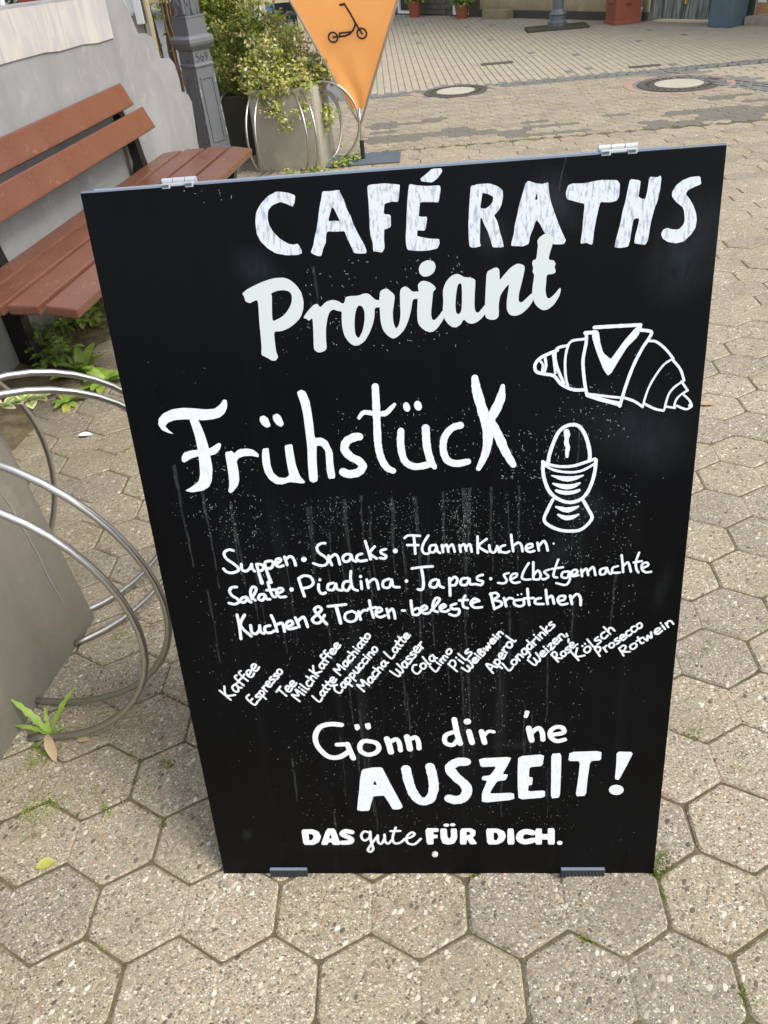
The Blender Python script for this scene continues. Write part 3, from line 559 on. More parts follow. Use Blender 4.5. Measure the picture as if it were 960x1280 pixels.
LETTERING = [
 ('painted_word', 'streaky hand painted white word CAFÉ', 'brush', """
P-1238,11816 -1327,11853 -1469,11878 -1586,11831 -1692,11745 -1761,11654 -1788,11545 -1791,11400 -1752,11300 -1668,11205 -1571,11141 -1435,11108 -1295,11104 -1232,11119 -1235,11169 -1271,11242 -1333,11232 -1400,11250 -1497,11316 -1573,11402 -1614,11485 -1624,11566 -1608,11660 -1549,11719 -1442,11752 -1376,11731 -1288,11686 -1257,11731
P-893,11839 -788,11835 -677,11843 -669,11809 -630,11721 -602,11609 -562,11528 -536,11431 -479,11299 -420,11182 -392,11099 -403,11067 -481,11069 -558,11080 -585,11160 -628,11260 -654,11354 -766,11355 -876,11365 -899,11310 -907,11230 -948,11167 -984,11071 -1036,11074 -1119,11120 -1074,11208 -1047,11304 -1011,11398 -982,11508 -950,11648 -914,11755|-783,11668 -700,11474 -770,11486 -856,11484
P-324,11862 -289,11875 -114,11879 1,11863 83,11850 71,11782 51,11652 -28,11662 -122,11645 -135,11578 -142,11524 -55,11510 -61,11368 -108,11347 -148,11342 -159,11230 -158,11117 -196,11062 -272,11083 -307,11085 -307,11191 -327,11273 -332,11386 -326,11512 -323,11653 -325,11778
P199,11850 298,11828 413,11812 578,11809 584,11762 553,11611 487,11623 321,11634 308,11549 296,11471 329,11461 405,11456 372,11292 271,11304 264,11235 317,11219 435,11192 544,11182 545,11121 514,11066 377,11050 258,11055 131,11074 118,11148 120,11244 136,11371 146,11497 163,11652 182,11774
P487,12004 601,12001 613,11965 548,11887 480,11849 415,11858 349,11870 338,11904 402,11942""".split("\n")),
 ('painted_word', 'streaky hand painted white word RATHS, smudged at its end', 'brush', """
P955,11776 1053,11792 1184,11790 1282,11753 1347,11703 1351,11619 1329,11528 1287,11461 1237,11417 1278,11344 1310,11216 1343,11102 1356,11029 1216,11037 1200,11095 1160,11225 1111,11323 1087,11396 1066,11393 1060,11248 1054,11104 1070,11063 989,11047 925,11061 916,11177 916,11336 929,11523 944,11662|1097,11690 1166,11670 1231,11635 1222,11574 1181,11530 1131,11502 1068,11514 1083,11606
P1656,11788 1753,11752 1834,11739 1902,11757 1908,11658 1935,11534 1987,11391 2039,11263 2082,11166 2134,11064 2107,11018 1969,11026 1926,11096 1859,11180 1808,11278 1761,11336 1726,11236 1685,11144 1669,11049 1594,11025 1527,11034 1451,11039 1451,11079 1485,11188 1493,11283 1526,11406 1551,11529 1591,11649 1623,11753|1766,11645 1776,11563 1739,11565
P2334,11712 2526,11737 2734,11722 2768,11675 2763,11532 2738,11488 2666,11473 2540,11486 2523,11418 2497,11280 2477,11156 2467,10998 2443,10991 2392,11019 2313,11008 2330,11150 2340,11321 2351,11478 2261,11504 2130,11544 2116,11621 2142,11703 2197,11721
P2885,11724 2989,11705 3014,11688 3005,11584 2998,11516 3035,11491 3083,11484 3101,11577 3114,11734 3210,11720 3248,11739 3259,11702 3252,11582 3230,11447 3203,11372 3185,11297 3167,11205 3157,11112 3148,11002 3119,10948 3070,10956 2979,10973 2989,11075 3008,11153 3026,11264 2969,11268 2951,11235 2937,11126 2927,11016 2907,10938 2809,10928 2742,10940 2747,11012 2774,11121 2800,11244 2817,11367 2844,11473 2861,11593
P3716,11700 3740,11609 3663,11584 3587,11552 3563,11508 3612,11452 3667,11372 3708,11278 3723,11200 3715,11107 3666,11032 3591,10958 3495,10940 3396,10962 3327,11006 3302,11063 3327,11116 3374,11132 3433,11109 3514,11104 3566,11155 3578,11209 3560,11318 3532,11366 3455,11425 3402,11489 3398,11542 3440,11614 3514,11669 3606,11697""".split("\n")),
 ('painted_word', 'smooth white script word Proviant', 'vinyl', """
P-2090,10667 -2001,10722 -1830,10788 -1664,10832 -1521,10837 -1436,10807 -1356,10734 -1296,10636 -1277,10515 -1294,10412 -1342,10309 -1413,10243 -1512,10178 -1626,10140 -1726,10145 -1731,10029 -1731,9920 -1727,9847 -1709,9800 -1749,9747 -1804,9750 -1872,9800 -1933,9831 -1937,9868 -1923,9931 -1914,10111 -1908,10289 -1887,10569 -1933,10563 -2001,10532 -2060,10562 -2066,10623|-1703,10644 -1613,10673 -1523,10676 -1454,10654 -1425,10601 -1440,10507 -1491,10423 -1574,10340 -1660,10301 -1727,10279 -1720,10402 -1702,10540 -1693,10609
P-1312,10299 -1234,10390 -1155,10459 -1099,10478 -1064,10419 -990,10489 -899,10513 -829,10497 -754,10449 -744,10353 -842,10364 -893,10391 -950,10356 -985,10271 -1016,10149 -1030,10007 -1031,9872 -1074,9838 -1149,9824 -1209,9863 -1200,9999 -1189,10141 -1181,10300 -1236,10254 -1263,10287
P-719,10533 -665,10547 -550,10543 -469,10569 -407,10562 -358,10511 -317,10474 -247,10470 -253,10376 -342,10381 -350,10269 -386,10148 -438,10045 -510,9941 -595,9892 -668,9893 -735,9954 -781,10046 -797,10172 -789,10312 -780,10355 -859,10368 -849,10480 -771,10453 -734,10465|-548,10423 -500,10399 -479,10328 -489,10207 -525,10085 -568,10007 -596,9991 -628,10038 -630,10162 -611,10301 -581,10387
P-256,10590 -166,10619 -116,10573 -63,10524 -83,10409 -107,10307 -107,10167 -77,10077 -29,10145 -4,10266 -2,10438 7,10591 71,10630 121,10601 171,10548 250,10556 254,10457 166,10459 141,10327 98,10190 38,10070 -47,9987 -121,9952 -190,9995 -248,10069 -276,10177 -276,10351 -273,10472
P240,10636 282,10676 334,10681 411,10651 469,10597 473,10563 437,10540 421,10413 397,10259 408,10181 442,10166 498,10219 562,10302 576,10197 492,10079 428,10021 365,10013 295,10047 219,10130 214,10270 230,10442 250,10560
P302,10908 389,10938 465,10914 488,10846 459,10774 389,10733 319,10732 270,10777 264,10844
P566,10404 563,10541 601,10640 673,10719 751,10744 802,10724 835,10697 929,10683 989,10658 987,10582 977,10482 970,10312 981,10251 1015,10227 1059,10272 1121,10346 1125,10234 1075,10168 1004,10111 933,10089 872,10110 826,10161 784,10089 721,10057 668,10066 617,10107 570,10180 553,10285|787,10625 811,10610 813,10509 809,10356 794,10253 758,10224 727,10249 721,10344 734,10480 758,10596
P1136,10740 1187,10767 1256,10794 1293,10772 1301,10713 1300,10622 1357,10693 1442,10779 1527,10823 1603,10802 1624,10767 1604,10661 1570,10530 1545,10431 1545,10346 1579,10327 1631,10366 1725,10454 1734,10343 1666,10253 1580,10181 1493,10160 1424,10182 1389,10253 1390,10355 1407,10473 1425,10581 1356,10510 1304,10428 1286,10327 1288,10172 1249,10131 1179,10127 1119,10156 1102,10218 1114,10440 1125,10608
P1876,11163 1926,11147 1988,11100 1969,11030 1938,10935 1918,10842 1990,10831 2013,10784 1996,10756 2018,10685 1976,10663 1900,10663 1894,10561 1887,10461 1905,10375 1940,10356 2007,10411 2073,10491 2087,10465 2067,10382 2001,10276 1925,10221 1865,10211 1804,10245 1743,10317 1716,10437 1724,10538 1745,10669 1717,10704 1730,10753 1713,10803 1721,10848 1766,10857 1778,10961 1786,11025 1774,11082 1810,11128""".split("\n")),
 ('painted_word', 'white hand lettered word Frühstück with long stems', 'brush2', """
P-3366,8771 -3450,8795 -3531,8840 -3568,8922 -3547,9010 -3464,9085 -3328,9137 -3170,9152 -2998,9136 -2847,9112 -2711,9115 -2626,9169 -2566,9243 -2516,9231 -2525,9135 -2579,9040 -2655,8985 -2775,8961 -2912,8954 -3065,8976 -3181,8982 -3318,8979 -3422,8944 -3471,8897 -3433,8835
P-3103,8978 -2978,8971 -2946,8870 -2913,8719 -2891,8555 -2888,8391 -2885,8225 -2926,8038 -2983,7934 -3094,7875 -3259,7856 -3360,7887 -3244,7946 -3129,8026 -3087,8130 -3066,8338 -3058,8502 -3062,8706 -3083,8867
P-3323,8350 -3318,8412 -3270,8481 -3165,8511 -3026,8517 -2886,8525 -2799,8571 -2734,8609 -2698,8587 -2731,8507 -2801,8439 -2903,8417 -3062,8420 -3187,8385 -3287,8331
P-2665,8459 -2558,8478 -2534,8436 -2457,8494 -2338,8504 -2243,8479 -2174,8409 -2181,8358 -2276,8387 -2394,8388 -2477,8361 -2514,8312 -2506,8166 -2517,8019 -2550,7936 -2634,7844 -2679,7814 -2710,7847 -2679,7942 -2664,8068 -2664,8236
P-2105,8487 -2016,8497 -2019,8371 -2022,8227 -1997,8111 -1928,8035 -1831,8020 -1766,8059 -1777,8215 -1783,8380 -1779,8522 -1666,8541 -1660,8374 -1650,8209 -1611,8041 -1539,7943 -1584,7924 -1701,7944 -1779,7954 -1882,7923 -1981,7932 -2070,8010 -2124,8127 -2138,8273 -2127,8396
P-2079,8965 -2019,8982 -1967,8940 -1940,8820 -2005,8798 -2066,8846 -2091,8907
P-1895,8976 -1825,9001 -1782,8960 -1749,8840 -1793,8799 -1856,8836 -1895,8907
P-1514,9294 -1445,9324 -1392,9297 -1349,9170 -1338,9015 -1330,8819 -1333,8611 -1237,8616 -1156,8562 -1095,8388 -1102,8225 -1091,7986 -1194,7976 -1211,8106 -1202,8291 -1199,8413 -1249,8492 -1317,8496 -1340,8277 -1354,7956 -1426,7928 -1481,7962 -1475,8201 -1453,8486 -1455,8727 -1457,8963 -1476,9138
S-692,8600,107 -759,8597,121 -879,8539,121 -919,8420,122 -842,8305,123 -732,8238,123 -681,8154,124 -746,8064,124 -885,8039,125 -969,8074,121
S-412,9311,102 -419,9050,104 -429,8730,106 -433,8457,108 -402,8261,109 -333,8117,109 -244,8062,88
S-675,8877,53 -599,8953,68 -458,8933,68 -304,8925,78 -223,8987,68 -162,9047,47
P51,9014 53,8978 42,8948 20,8933 -6,8936 -29,8957 -44,8990 -45,9026 -34,9055 -13,9071 13,9068 36,9047
P214,9026 216,8988 204,8957 180,8941 152,8943 126,8965 111,8998 109,9036 121,9067 145,9083 173,9081 199,9060
S-96,8659,101 -112,8442,102 -75,8218,103 38,8122,104 170,8116,103 289,8144,103
S254,8682,111 258,8424,112 293,8228,114 353,8091,76
S737,8699,105 621,8664,100 513,8534,101 488,8344,102 540,8189,103 669,8132,103 831,8155,97
S955,9361,96 977,9186,127 1052,8895,140 1114,8653,157 1116,8437,132 1074,8247,107 980,8042,76
S1331,9231,61 1295,9040,128 1197,8835,129 1132,8706,104
S1158,8731,130 1270,8511,132 1359,8288,123 1474,8075,92""".split("\n")),
 ('painted_drawing', 'white outline drawing of a croissant', 'brush2', """
S2531,9952,48 2810,9953,48 3127,9951,47
P2504,9923 2588,9906 2619,9735 2660,9611 2761,9519 2806,9578 2916,9743 3070,9926 3151,9945 3102,9804 2968,9667 2859,9477 2782,9332 2735,9296 2671,9388 2576,9615 2508,9814
S2415,9887,48 2505,9887,48
S2430,9879,43 2430,9746,44 2399,9527,44 2419,9301,45 2450,9122,45 2470,9044,45
S2478,9044,60 2665,8969,61 2914,8892,61
S2490,9056,35 2786,9002,35 2946,8980,35
S3096,9888,43 3263,9855,43 3245,9772,43 3160,9632,43 3056,9391,44 2975,9119,45 2916,8866,46
S3248,9736,34 3343,9718,34 3469,9614,34 3579,9481,34
S3574,9481,29 3461,9406,29 3343,9226,30 3270,9053,30 3223,8850,30
S2971,8979,35 3109,8921,35 3224,8837,35
S3576,9462,34 3682,9332,34 3743,9179,35
S3743,9174,30 3630,9097,30 3554,8987,30 3514,8783,30
S3233,8888,35 3385,8803,35 3505,8771,35
S3708,9169,30 3803,9037,30
S3803,9037,30 3712,8979,30 3657,8905,30 3642,8803,30
S3518,8830,30 3654,8802,30
S3760,8976,30 3840,8895,30 3871,8817,30 3802,8776,30 3676,8832,30
P3890,8821 3887,8804 3877,8792 3862,8789 3845,8794 3833,8807 3827,8824 3830,8841 3840,8852 3856,8856 3872,8851 3884,8838
S2401,9808,34 2246,9793,34 2189,9711,34 2162,9540,34 2175,9314,35 2211,9173,35
S2188,9735,39 2057,9706,39 2027,9597,39 2068,9420,40 2153,9227,40
S2057,9681,44 1865,9606,44 1781,9536,44 1760,9462,45 1794,9398,45 1893,9367,45 2016,9335,45 2104,9229,45 2204,9160,45 2315,9124,45 2450,9122,45
S1894,9599,39 1908,9479,40 1880,9375,40
S1822,9559,30 1867,9494,30 1856,9407,30
S2003,9623,34 2035,9372,35""".split("\n")),
 ('painted_drawing', 'white outline drawing of a boiled egg in a striped eggcup', 'brush2', """
S1966,8098,54 1978,8200,53 2029,8371,53 2105,8538,52 2209,8617,52 2328,8625,52 2410,8565,52 2480,8434,52 2526,8275,53 2542,8159,53 2534,8079,53
S1885,8102,45 1981,8054,45 2131,8017,45 2307,8017,45 2467,8060,45 2613,8112,45
S1913,8045,37 2064,7962,37 2269,7923,37 2444,7944,37 2616,8039,37
S1892,8095,51 1894,7940,51 1931,7774,52 2002,7620,52 2129,7508,52 2282,7456,53 2433,7495,52 2525,7597,52 2587,7759,51 2621,7936,51 2627,8097,51
S2039,7512,50 1979,7376,50 1919,7200,50 1998,7095,51 2154,7018,51 2295,6996,51 2435,7006,51 2544,7088,50 2609,7203,50 2549,7337,50 2474,7478,49
S2018,7887,20 2135,7846,63 2231,7826,80 2339,7833,63 2458,7869,23
S2038,7762,29 2137,7723,66 2234,7703,78 2329,7714,66 2410,7752,34
S2084,7654,40 2154,7624,58 2250,7609,64 2346,7620,58 2411,7644,40
S2090,7395,32 2174,7359,68 2244,7340,79 2326,7357,65 2406,7389,29
S2120,7270,32 2191,7228,62 2261,7212,77 2344,7228,59 2410,7262,29
S2205,8540,76 2215,8490,85 2212,8433,62 2210,8362,67 2231,8304,63 2222,8232,56 2224,8167,42""".split("\n")),
 ('painted_line', 'handwritten white line Suppen · Snacks · FlammKuchen', 'pen', """
S-2781,6868,46 -2852,6885,46 -2928,6835,46 -2916,6742,46 -2815,6645,46 -2752,6573,46 -2761,6515,47 -2860,6483,47 -2942,6505,47 -2980,6558,47
S-2691,6629,46 -2694,6536,47 -2635,6505,47 -2565,6554,46 -2528,6623,46
S-2528,6623,46 -2530,6553,46 -2499,6500,47
S-2451,6620,46 -2439,6479,47 -2412,6289,63
S-2440,6624,46 -2369,6605,46 -2350,6546,46 -2404,6502,46 -2443,6526,46
S-2324,6627,46 -2303,6474,47 -2269,6296,63
S-2306,6657,46 -2214,6669,46 -2191,6610,46 -2241,6542,46 -2303,6549,46
S-2149,6609,46 -2069,6664,46 -2074,6706,46 -2129,6689,46 -2158,6621,46 -2113,6566,46 -2038,6581,46
S-1999,6730,46 -1986,6661,46 -1974,6591,46
S-1982,6695,46 -1904,6738,46 -1860,6679,46 -1844,6579,46
P-1659,6676 -1668,6653 -1686,6637 -1710,6632 -1732,6639 -1746,6656 -1750,6679 -1741,6702 -1723,6718 -1699,6723 -1677,6716 -1663,6699
S-1348,6940,43 -1420,6936,43 -1480,6882,43 -1465,6790,44 -1371,6706,44 -1337,6636,44 -1385,6569,44 -1468,6565,44 -1567,6606,44
S-1318,6727,44 -1305,6646,44 -1282,6565,44
S-1302,6681,44 -1223,6746,44 -1177,6699,44 -1158,6572,44
S-978,6737,43 -1050,6740,44 -1102,6685,44 -1081,6620,44 -1008,6635,44 -969,6725,44
S-969,6725,44 -956,6645,44 -903,6613,44
S-805,6742,43 -867,6721,43 -893,6665,44 -845,6618,44 -742,6630,44
S-737,6954,43 -708,6806,43 -679,6646,44
S-602,6859,43 -682,6748,43 -587,6654,44
S-434,6807,43 -506,6787,43 -509,6742,43 -442,6694,43 -465,6649,43 -535,6663,43
P-256,6771 -263,6749 -278,6734 -297,6729 -316,6736 -329,6752 -333,6774 -326,6795 -311,6810 -292,6815 -273,6808 -260,6792
S-142,6983,40 -79,7024,39 90,7009,39
S-1,7007,39 4,6860,40 4,6712,40
S-107,6864,40 57,6858,40
S216,7012,39 137,6884,40 111,6782,40 142,6713,40 208,6710,40
S319,6848,40 240,6836,40 223,6748,40 288,6731,40 331,6818,40
S331,6818,40 341,6744,40 379,6712,40
S411,6844,40 425,6726,40
S422,6799,40 482,6847,40 504,6728,40
S506,6796,40 568,6844,40 598,6725,40
S672,6834,40 687,6721,40
S684,6804,40 743,6846,40 774,6736,40
S776,6800,40 829,6842,39 852,6715,40
S944,6969,39 943,6691,40
S1077,6920,39 959,6808,40 1087,6700,40
S1115,6816,39 1132,6713,40 1192,6696,40 1231,6782,39
S1232,6797,39 1262,6693,40
S1348,6807,39 1283,6780,39 1283,6707,40 1361,6683,40 1408,6702,40
S1439,6978,39 1452,6832,39 1470,6700,40
S1465,6788,39 1542,6843,39 1589,6798,39 1607,6695,40
S1667,6736,39 1749,6768,39 1736,6815,39 1671,6794,39 1659,6722,39 1711,6682,39 1781,6697,39
S1826,6832,39 1848,6700,39
S1847,6773,39 1915,6857,39 1955,6798,39 1977,6695,39
P2078,6808 2076,6799 2070,6793 2063,6791 2055,6793 2049,6800 2047,6809 2049,6817 2054,6824 2062,6826 2070,6823 2075,6816""".split("\n")),
 ('painted_line', 'handwritten white line Salate · Piadina · Tapas · selbstgemachte', 'pen', """
S-2824,6228,47 -2900,6223,47 -2947,6165,48 -2922,6079,48 -2845,6016,48 -2833,5955,48 -2903,5920,48 -2990,5943,48
S-2701,6047,48 -2769,6025,48 -2799,5966,48 -2737,5951,48 -2683,6023,48
S-2682,6030,48 -2669,5973,48 -2630,5948,48
S-2621,6008,48 -2540,6126,47 -2519,6202,47 -2570,6223,47 -2611,6153,47 -2616,6044,48 -2561,5982,48
S-2407,6086,48 -2473,6076,48 -2504,6004,48 -2443,5978,48 -2389,6061,48
S-2389,6061,48 -2376,6000,48 -2324,5993,48
S-2316,6298,47 -2301,6166,47 -2273,6057,48 -2233,6031,48
S-2356,6156,47 -2217,6163,47
S-2194,6090,47 -2104,6135,47 -2108,6183,47 -2173,6174,47 -2205,6091,47 -2159,6029,48 -2063,6033,47
S-1825,6351,47 -1801,6196,47 -1767,6028,47
S-1821,6351,47 -1736,6395,46 -1635,6368,46 -1604,6261,47 -1675,6192,47 -1782,6172,47
S-1523,6234,47 -1530,6127,47 -1488,6066,47 -1430,6083,47
S-1292,6250,47 -1367,6229,47 -1386,6146,47 -1303,6131,47 -1251,6236,47
S-1251,6236,47 -1239,6141,47 -1169,6115,47
P-1921,6158 -1928,6138 -1943,6123 -1962,6118 -1979,6124 -1990,6140 -1993,6160 -1985,6180 -1971,6195 -1952,6199 -1935,6193 -1923,6178
P-1469,6315 -1474,6301 -1484,6291 -1497,6288 -1509,6292 -1517,6302 -1519,6317 -1514,6331 -1504,6341 -1491,6344 -1479,6340 -1471,6329
S-999,6447,44 -1015,6316,44 -998,6153,44 -924,6106,44
S-1040,6273,44 -1119,6261,44 -1149,6159,44 -1080,6112,45 -1005,6228,44
S-858,6267,44 -856,6134,44
S-766,6293,44 -751,6145,44
S-752,6233,44 -662,6298,44 -613,6258,44 -595,6118,44
S-417,6295,44 -510,6254,44 -517,6157,44 -427,6148,44 -380,6279,44
S-380,6279,44 -362,6161,44 -272,6143,44
S-62,6462,43 79,6480,43 257,6487,43
S84,6474,43 101,6305,44 102,6159,44 73,6086,44 14,6097,44
S299,6263,44 221,6228,44 204,6141,44 293,6129,44 336,6238,44
S336,6244,44 350,6150,44 408,6113,44
S503,6276,43 505,5968,44
S506,6218,44 580,6294,43 624,6243,43 588,6156,44 519,6150,44
S782,6266,43 693,6255,43 673,6168,44 754,6151,44 807,6245,43
S807,6251,43 817,6163,44 894,6160,44
S1010,6316,43 934,6290,43 933,6232,43 1008,6200,43 982,6142,44 901,6160,44
P-831,6353 -835,6339 -846,6329 -859,6325 -871,6330 -880,6341 -882,6355 -878,6370 -867,6380 -854,6384 -842,6379 -833,6368
P-127,6249 -132,6233 -143,6222 -157,6218 -171,6223 -180,6235 -183,6251 -179,6267 -168,6278 -153,6282 -139,6277 -130,6265
P1156,6244 1152,6230 1143,6219 1130,6216 1117,6220 1108,6231 1105,6246 1109,6260 1118,6270 1131,6274 1143,6269 1152,6258
S1399,6332,37 1330,6303,37 1371,6206,38 1329,6159,38 1240,6169,38
S1426,6220,38 1509,6264,37 1523,6318,37 1454,6308,37 1426,6220,38 1482,6160,38 1565,6173,38
S1700,6493,37 1633,6370,37 1600,6245,37 1661,6211,37 1730,6215,37
S1768,6506,37 1771,6223,37
S1776,6286,37 1838,6363,37 1880,6283,37 1854,6211,37 1777,6213,37
S2002,6373,37 1934,6334,37 1996,6256,37 1936,6208,37 1903,6218,37
S2135,6539,37 2084,6354,37 2073,6254,37 2128,6233,37
S2037,6381,37 2206,6406,37
S2289,6331,37 2208,6318,37 2196,6240,37 2279,6227,37 2303,6330,37
S2303,6330,37 2315,6188,37 2255,6101,37 2116,6138,37
S2346,6266,37 2426,6310,37 2397,6358,37 2344,6329,37 2346,6250,37 2441,6262,37
S2479,6355,37 2496,6244,37
S2494,6307,37 2554,6368,37 2586,6257,37
S2583,6320,37 2653,6395,37 2694,6253,37
S2830,6373,37 2764,6344,37 2767,6266,37 2834,6279,37 2851,6372,37
S2857,6372,37 2888,6293,37 2921,6267,37
S3017,6397,37 2943,6369,37 2947,6291,37 3050,6287,37
S3061,6581,36 3082,6441,36 3098,6292,37
S3093,6394,37 3162,6454,36 3211,6297,37
S3312,6611,36 3276,6465,36 3289,6341,37 3325,6277,37
S3242,6451,36 3361,6468,36
S3382,6353,37 3459,6396,36 3429,6444,36 3370,6415,36 3370,6338,37 3427,6279,37 3507,6286,37""".split("\n")),
 ('painted_line', 'handwritten white line Kuchen & Torten · belegte Brötchen', 'pen', """
S-2893,5723,51 -2886,5523,51 -2895,5270,52
S-2770,5719,51 -2864,5522,51 -2719,5316,52
S-2701,5517,51 -2697,5391,51 -2636,5359,51 -2572,5425,51 -2554,5513,51
S-2554,5513,51 -2554,5399,51 -2505,5360,51
S-2387,5507,51 -2466,5485,51 -2478,5397,51 -2405,5370,51 -2329,5405,51
S-2341,5693,50 -2305,5555,51 -2283,5391,51
S-2301,5505,51 -2197,5551,51 -2171,5501,51 -2164,5387,51
S-2110,5474,51 -2018,5521,51 -2032,5584,51 -2099,5561,51 -2130,5487,51 -2082,5435,51 -1960,5457,51
S-1960,5643,50 -1937,5568,51 -1916,5468,51
S-1924,5580,50 -1830,5652,50 -1797,5564,50 -1780,5464,51
S-1470,5509,50 -1618,5731,50 -1633,5793,50 -1565,5834,50 -1524,5777,50 -1601,5693,50 -1685,5610,50 -1660,5540,50 -1574,5544,50 -1485,5677,50
S-1417,5834,50 -1267,5846,49 -1128,5861,49
S-1289,5842,57 -1262,5670,58 -1244,5522,58
S-1047,5734,45 -1143,5697,46 -1165,5599,46 -1090,5541,46 -994,5579,46 -980,5686,45 -1047,5740,45
S-942,5730,45 -920,5576,46
S-928,5669,45 -862,5743,45 -801,5741,45
S-756,5921,45 -741,5769,45 -713,5610,46
S-780,5771,45 -660,5797,45
S-655,5690,45 -573,5733,45 -603,5789,45 -650,5751,45 -670,5660,45 -607,5612,45 -526,5640,45
S-492,5761,45 -469,5593,45
S-479,5685,45 -413,5759,45 -383,5697,45 -372,5580,45
S-251,5723,45 -214,5722,45
S-105,5899,45 -100,5748,45 -88,5641,45
S-89,5718,45 -8,5760,45 28,5699,45 -14,5639,45 -80,5641,45
S55,5713,45 134,5747,45 111,5802,45 49,5767,45 46,5698,45 104,5657,45 175,5673,45
S198,5708,45 293,5826,45 341,5908,44 285,5931,44 234,5828,45 237,5722,45 301,5681,45
S342,5734,45 421,5776,45 404,5816,45 343,5779,45 353,5703,45 431,5685,45 478,5714,45
S591,5822,44 512,5788,45 536,5727,45 626,5724,45 632,5649,45 571,5605,45 481,5638,45
S736,5960,44 695,5872,44 705,5767,45 769,5735,45
S644,5880,44 772,5884,44
S822,5808,44 900,5850,44 946,5863,44 875,5902,44 817,5823,44 872,5746,45 988,5748,44
S1127,5989,43 1153,5842,43 1180,5709,44
S1118,5973,43 1202,5996,43 1244,5937,43 1173,5874,43 1277,5838,43 1285,5772,44 1185,5716,44
S1328,5901,43 1360,5753,44
S1350,5851,43 1411,5898,43 1467,5880,43
S1565,5860,43 1490,5847,43 1490,5781,43 1566,5746,44 1630,5777,43 1621,5859,43 1565,5860,43
S1684,6051,43 1696,5889,43 1714,5764,43
S1635,5884,43 1774,5886,43
S1886,5882,43 1811,5859,43 1812,5787,43 1929,5776,43
S1961,6025,43 1975,5879,43 1993,5774,43
S1983,5863,43 2052,5915,43 2088,5778,43
S2151,5824,43 2234,5838,43 2251,5902,43 2177,5905,43 2142,5841,43 2194,5758,43 2291,5771,43
S2328,5915,43 2361,5762,43
S2344,5850,43 2424,5935,43 2481,5878,43 2492,5738,43
P1551,5952 1549,5944 1544,5938 1537,5936 1530,5939 1525,5945 1523,5953 1525,5961 1530,5967 1537,5969 1544,5966 1549,5960
P1607,5963 1605,5955 1600,5949 1593,5947 1586,5950 1581,5956 1579,5964 1581,5972 1586,5978 1593,5980 1600,5977 1605,5971""".split("\n")),
 ('painted_word', 'small slanting handwritten word Kaffee', 'pen', """
S-3408,4259,38 -3248,4063,38
S-3315,4343,38 -3313,4159,38 -3157,4164,38
S-3126,4379,38 -3180,4329,38 -3165,4251,38 -3102,4229,38 -3084,4302,38 -3121,4385,38
S-3121,4385,38 -3065,4314,38 -3025,4310,38
S-3071,4562,37 -3109,4528,37 -3075,4461,37 -2981,4353,38
S-3086,4404,37 -3020,4486,37
S-2988,4648,37 -3026,4615,37 -2993,4550,37 -2902,4446,37
S-3005,4494,37 -2940,4575,37
S-2878,4548,37 -2817,4634,37 -2856,4659,37 -2897,4618,37 -2883,4543,37 -2822,4523,37 -2769,4596,37
S-2777,4668,37 -2717,4752,37 -2754,4777,37 -2795,4736,37 -2782,4663,37 -2722,4645,37 -2670,4717,37""".split("\n")),
 ('painted_word', 'small slanting handwritten word Espresso', 'pen', """
S-2919,4163,37 -2972,4093,37 -2858,3950,37 -2789,4024,37
S-2918,4027,37 -2872,4080,37
S-2773,4169,36 -2806,4138,37 -2802,4106,37 -2747,4120,37 -2725,4094,37 -2766,4045,37
S-2749,4198,36 -2642,4068,37
S-2737,4183,36 -2721,4234,36 -2673,4230,36 -2658,4177,36 -2699,4137,36
S-2675,4297,36 -2606,4224,36
S-2645,4270,36 -2649,4319,36 -2627,4345,36
S-2581,4338,36 -2536,4406,36 -2568,4426,36 -2598,4393,36 -2585,4333,36 -2536,4318,36 -2497,4376,36
S-2490,4518,36 -2522,4488,36 -2517,4456,36 -2462,4469,36 -2440,4442,36 -2480,4395,36
S-2412,4584,36 -2444,4553,36 -2441,4524,36 -2388,4539,36 -2368,4516,36 -2408,4468,36
S-2370,4649,35 -2384,4606,36 -2349,4565,36 -2313,4581,36 -2302,4628,35 -2333,4665,35 -2370,4649,35""".split("\n")),
 ('painted_word', 'small slanting handwritten word Tee', 'pen', """
S-2448,4208,36 -2364,4320,36
S-2404,4262,36 -2286,4120,36
S-2263,4229,36 -2216,4306,36 -2250,4326,36 -2283,4288,36 -2267,4224,36 -2213,4211,36 -2172,4276,36
S-2176,4329,36 -2128,4404,36 -2159,4421,36 -2192,4384,36 -2180,4324,36 -2130,4315,36 -2088,4379,36""".split("\n")),
 ('painted_word', 'small slanting handwritten word MilchKaffee', 'pen', """
S-2076,4005,37 -2195,4144,36 -2083,4123,36 -2117,4249,36 -1984,4132,36
S-2018,4252,36 -1947,4189,36
S-2051,4286,36 -2053,4291,36
S-2031,4359,36 -1923,4251,36 -1891,4263,36
S-1881,4428,36 -1918,4385,36 -1904,4325,36 -1851,4317,36 -1819,4375,36
S-1909,4513,36 -1792,4405,36
S-1830,4443,36 -1832,4499,36 -1794,4514,36 -1743,4472,36
S-1843,4638,35 -1709,4512,35
S-1773,4717,35 -1764,4576,35 -1642,4604,35
S-1625,4774,35 -1665,4726,35 -1652,4670,35 -1603,4665,35 -1591,4723,35 -1621,4779,35
S-1621,4779,35 -1577,4735,35 -1547,4740,35
S-1601,4935,35 -1630,4903,35 -1598,4854,35 -1515,4781,35
S-1604,4808,35 -1555,4881,35
S-1540,5015,35 -1569,4983,35 -1538,4936,35 -1458,4865,35
S-1544,4890,35 -1496,4963,35
S-1445,4951,35 -1401,5026,34 -1432,5039,34 -1462,5001,35 -1449,4946,35 -1401,4941,35 -1362,5005,35
S-1367,5055,34 -1323,5130,34 -1353,5143,34 -1383,5105,34 -1370,5050,34 -1323,5046,34 -1285,5109,34""".split("\n")),
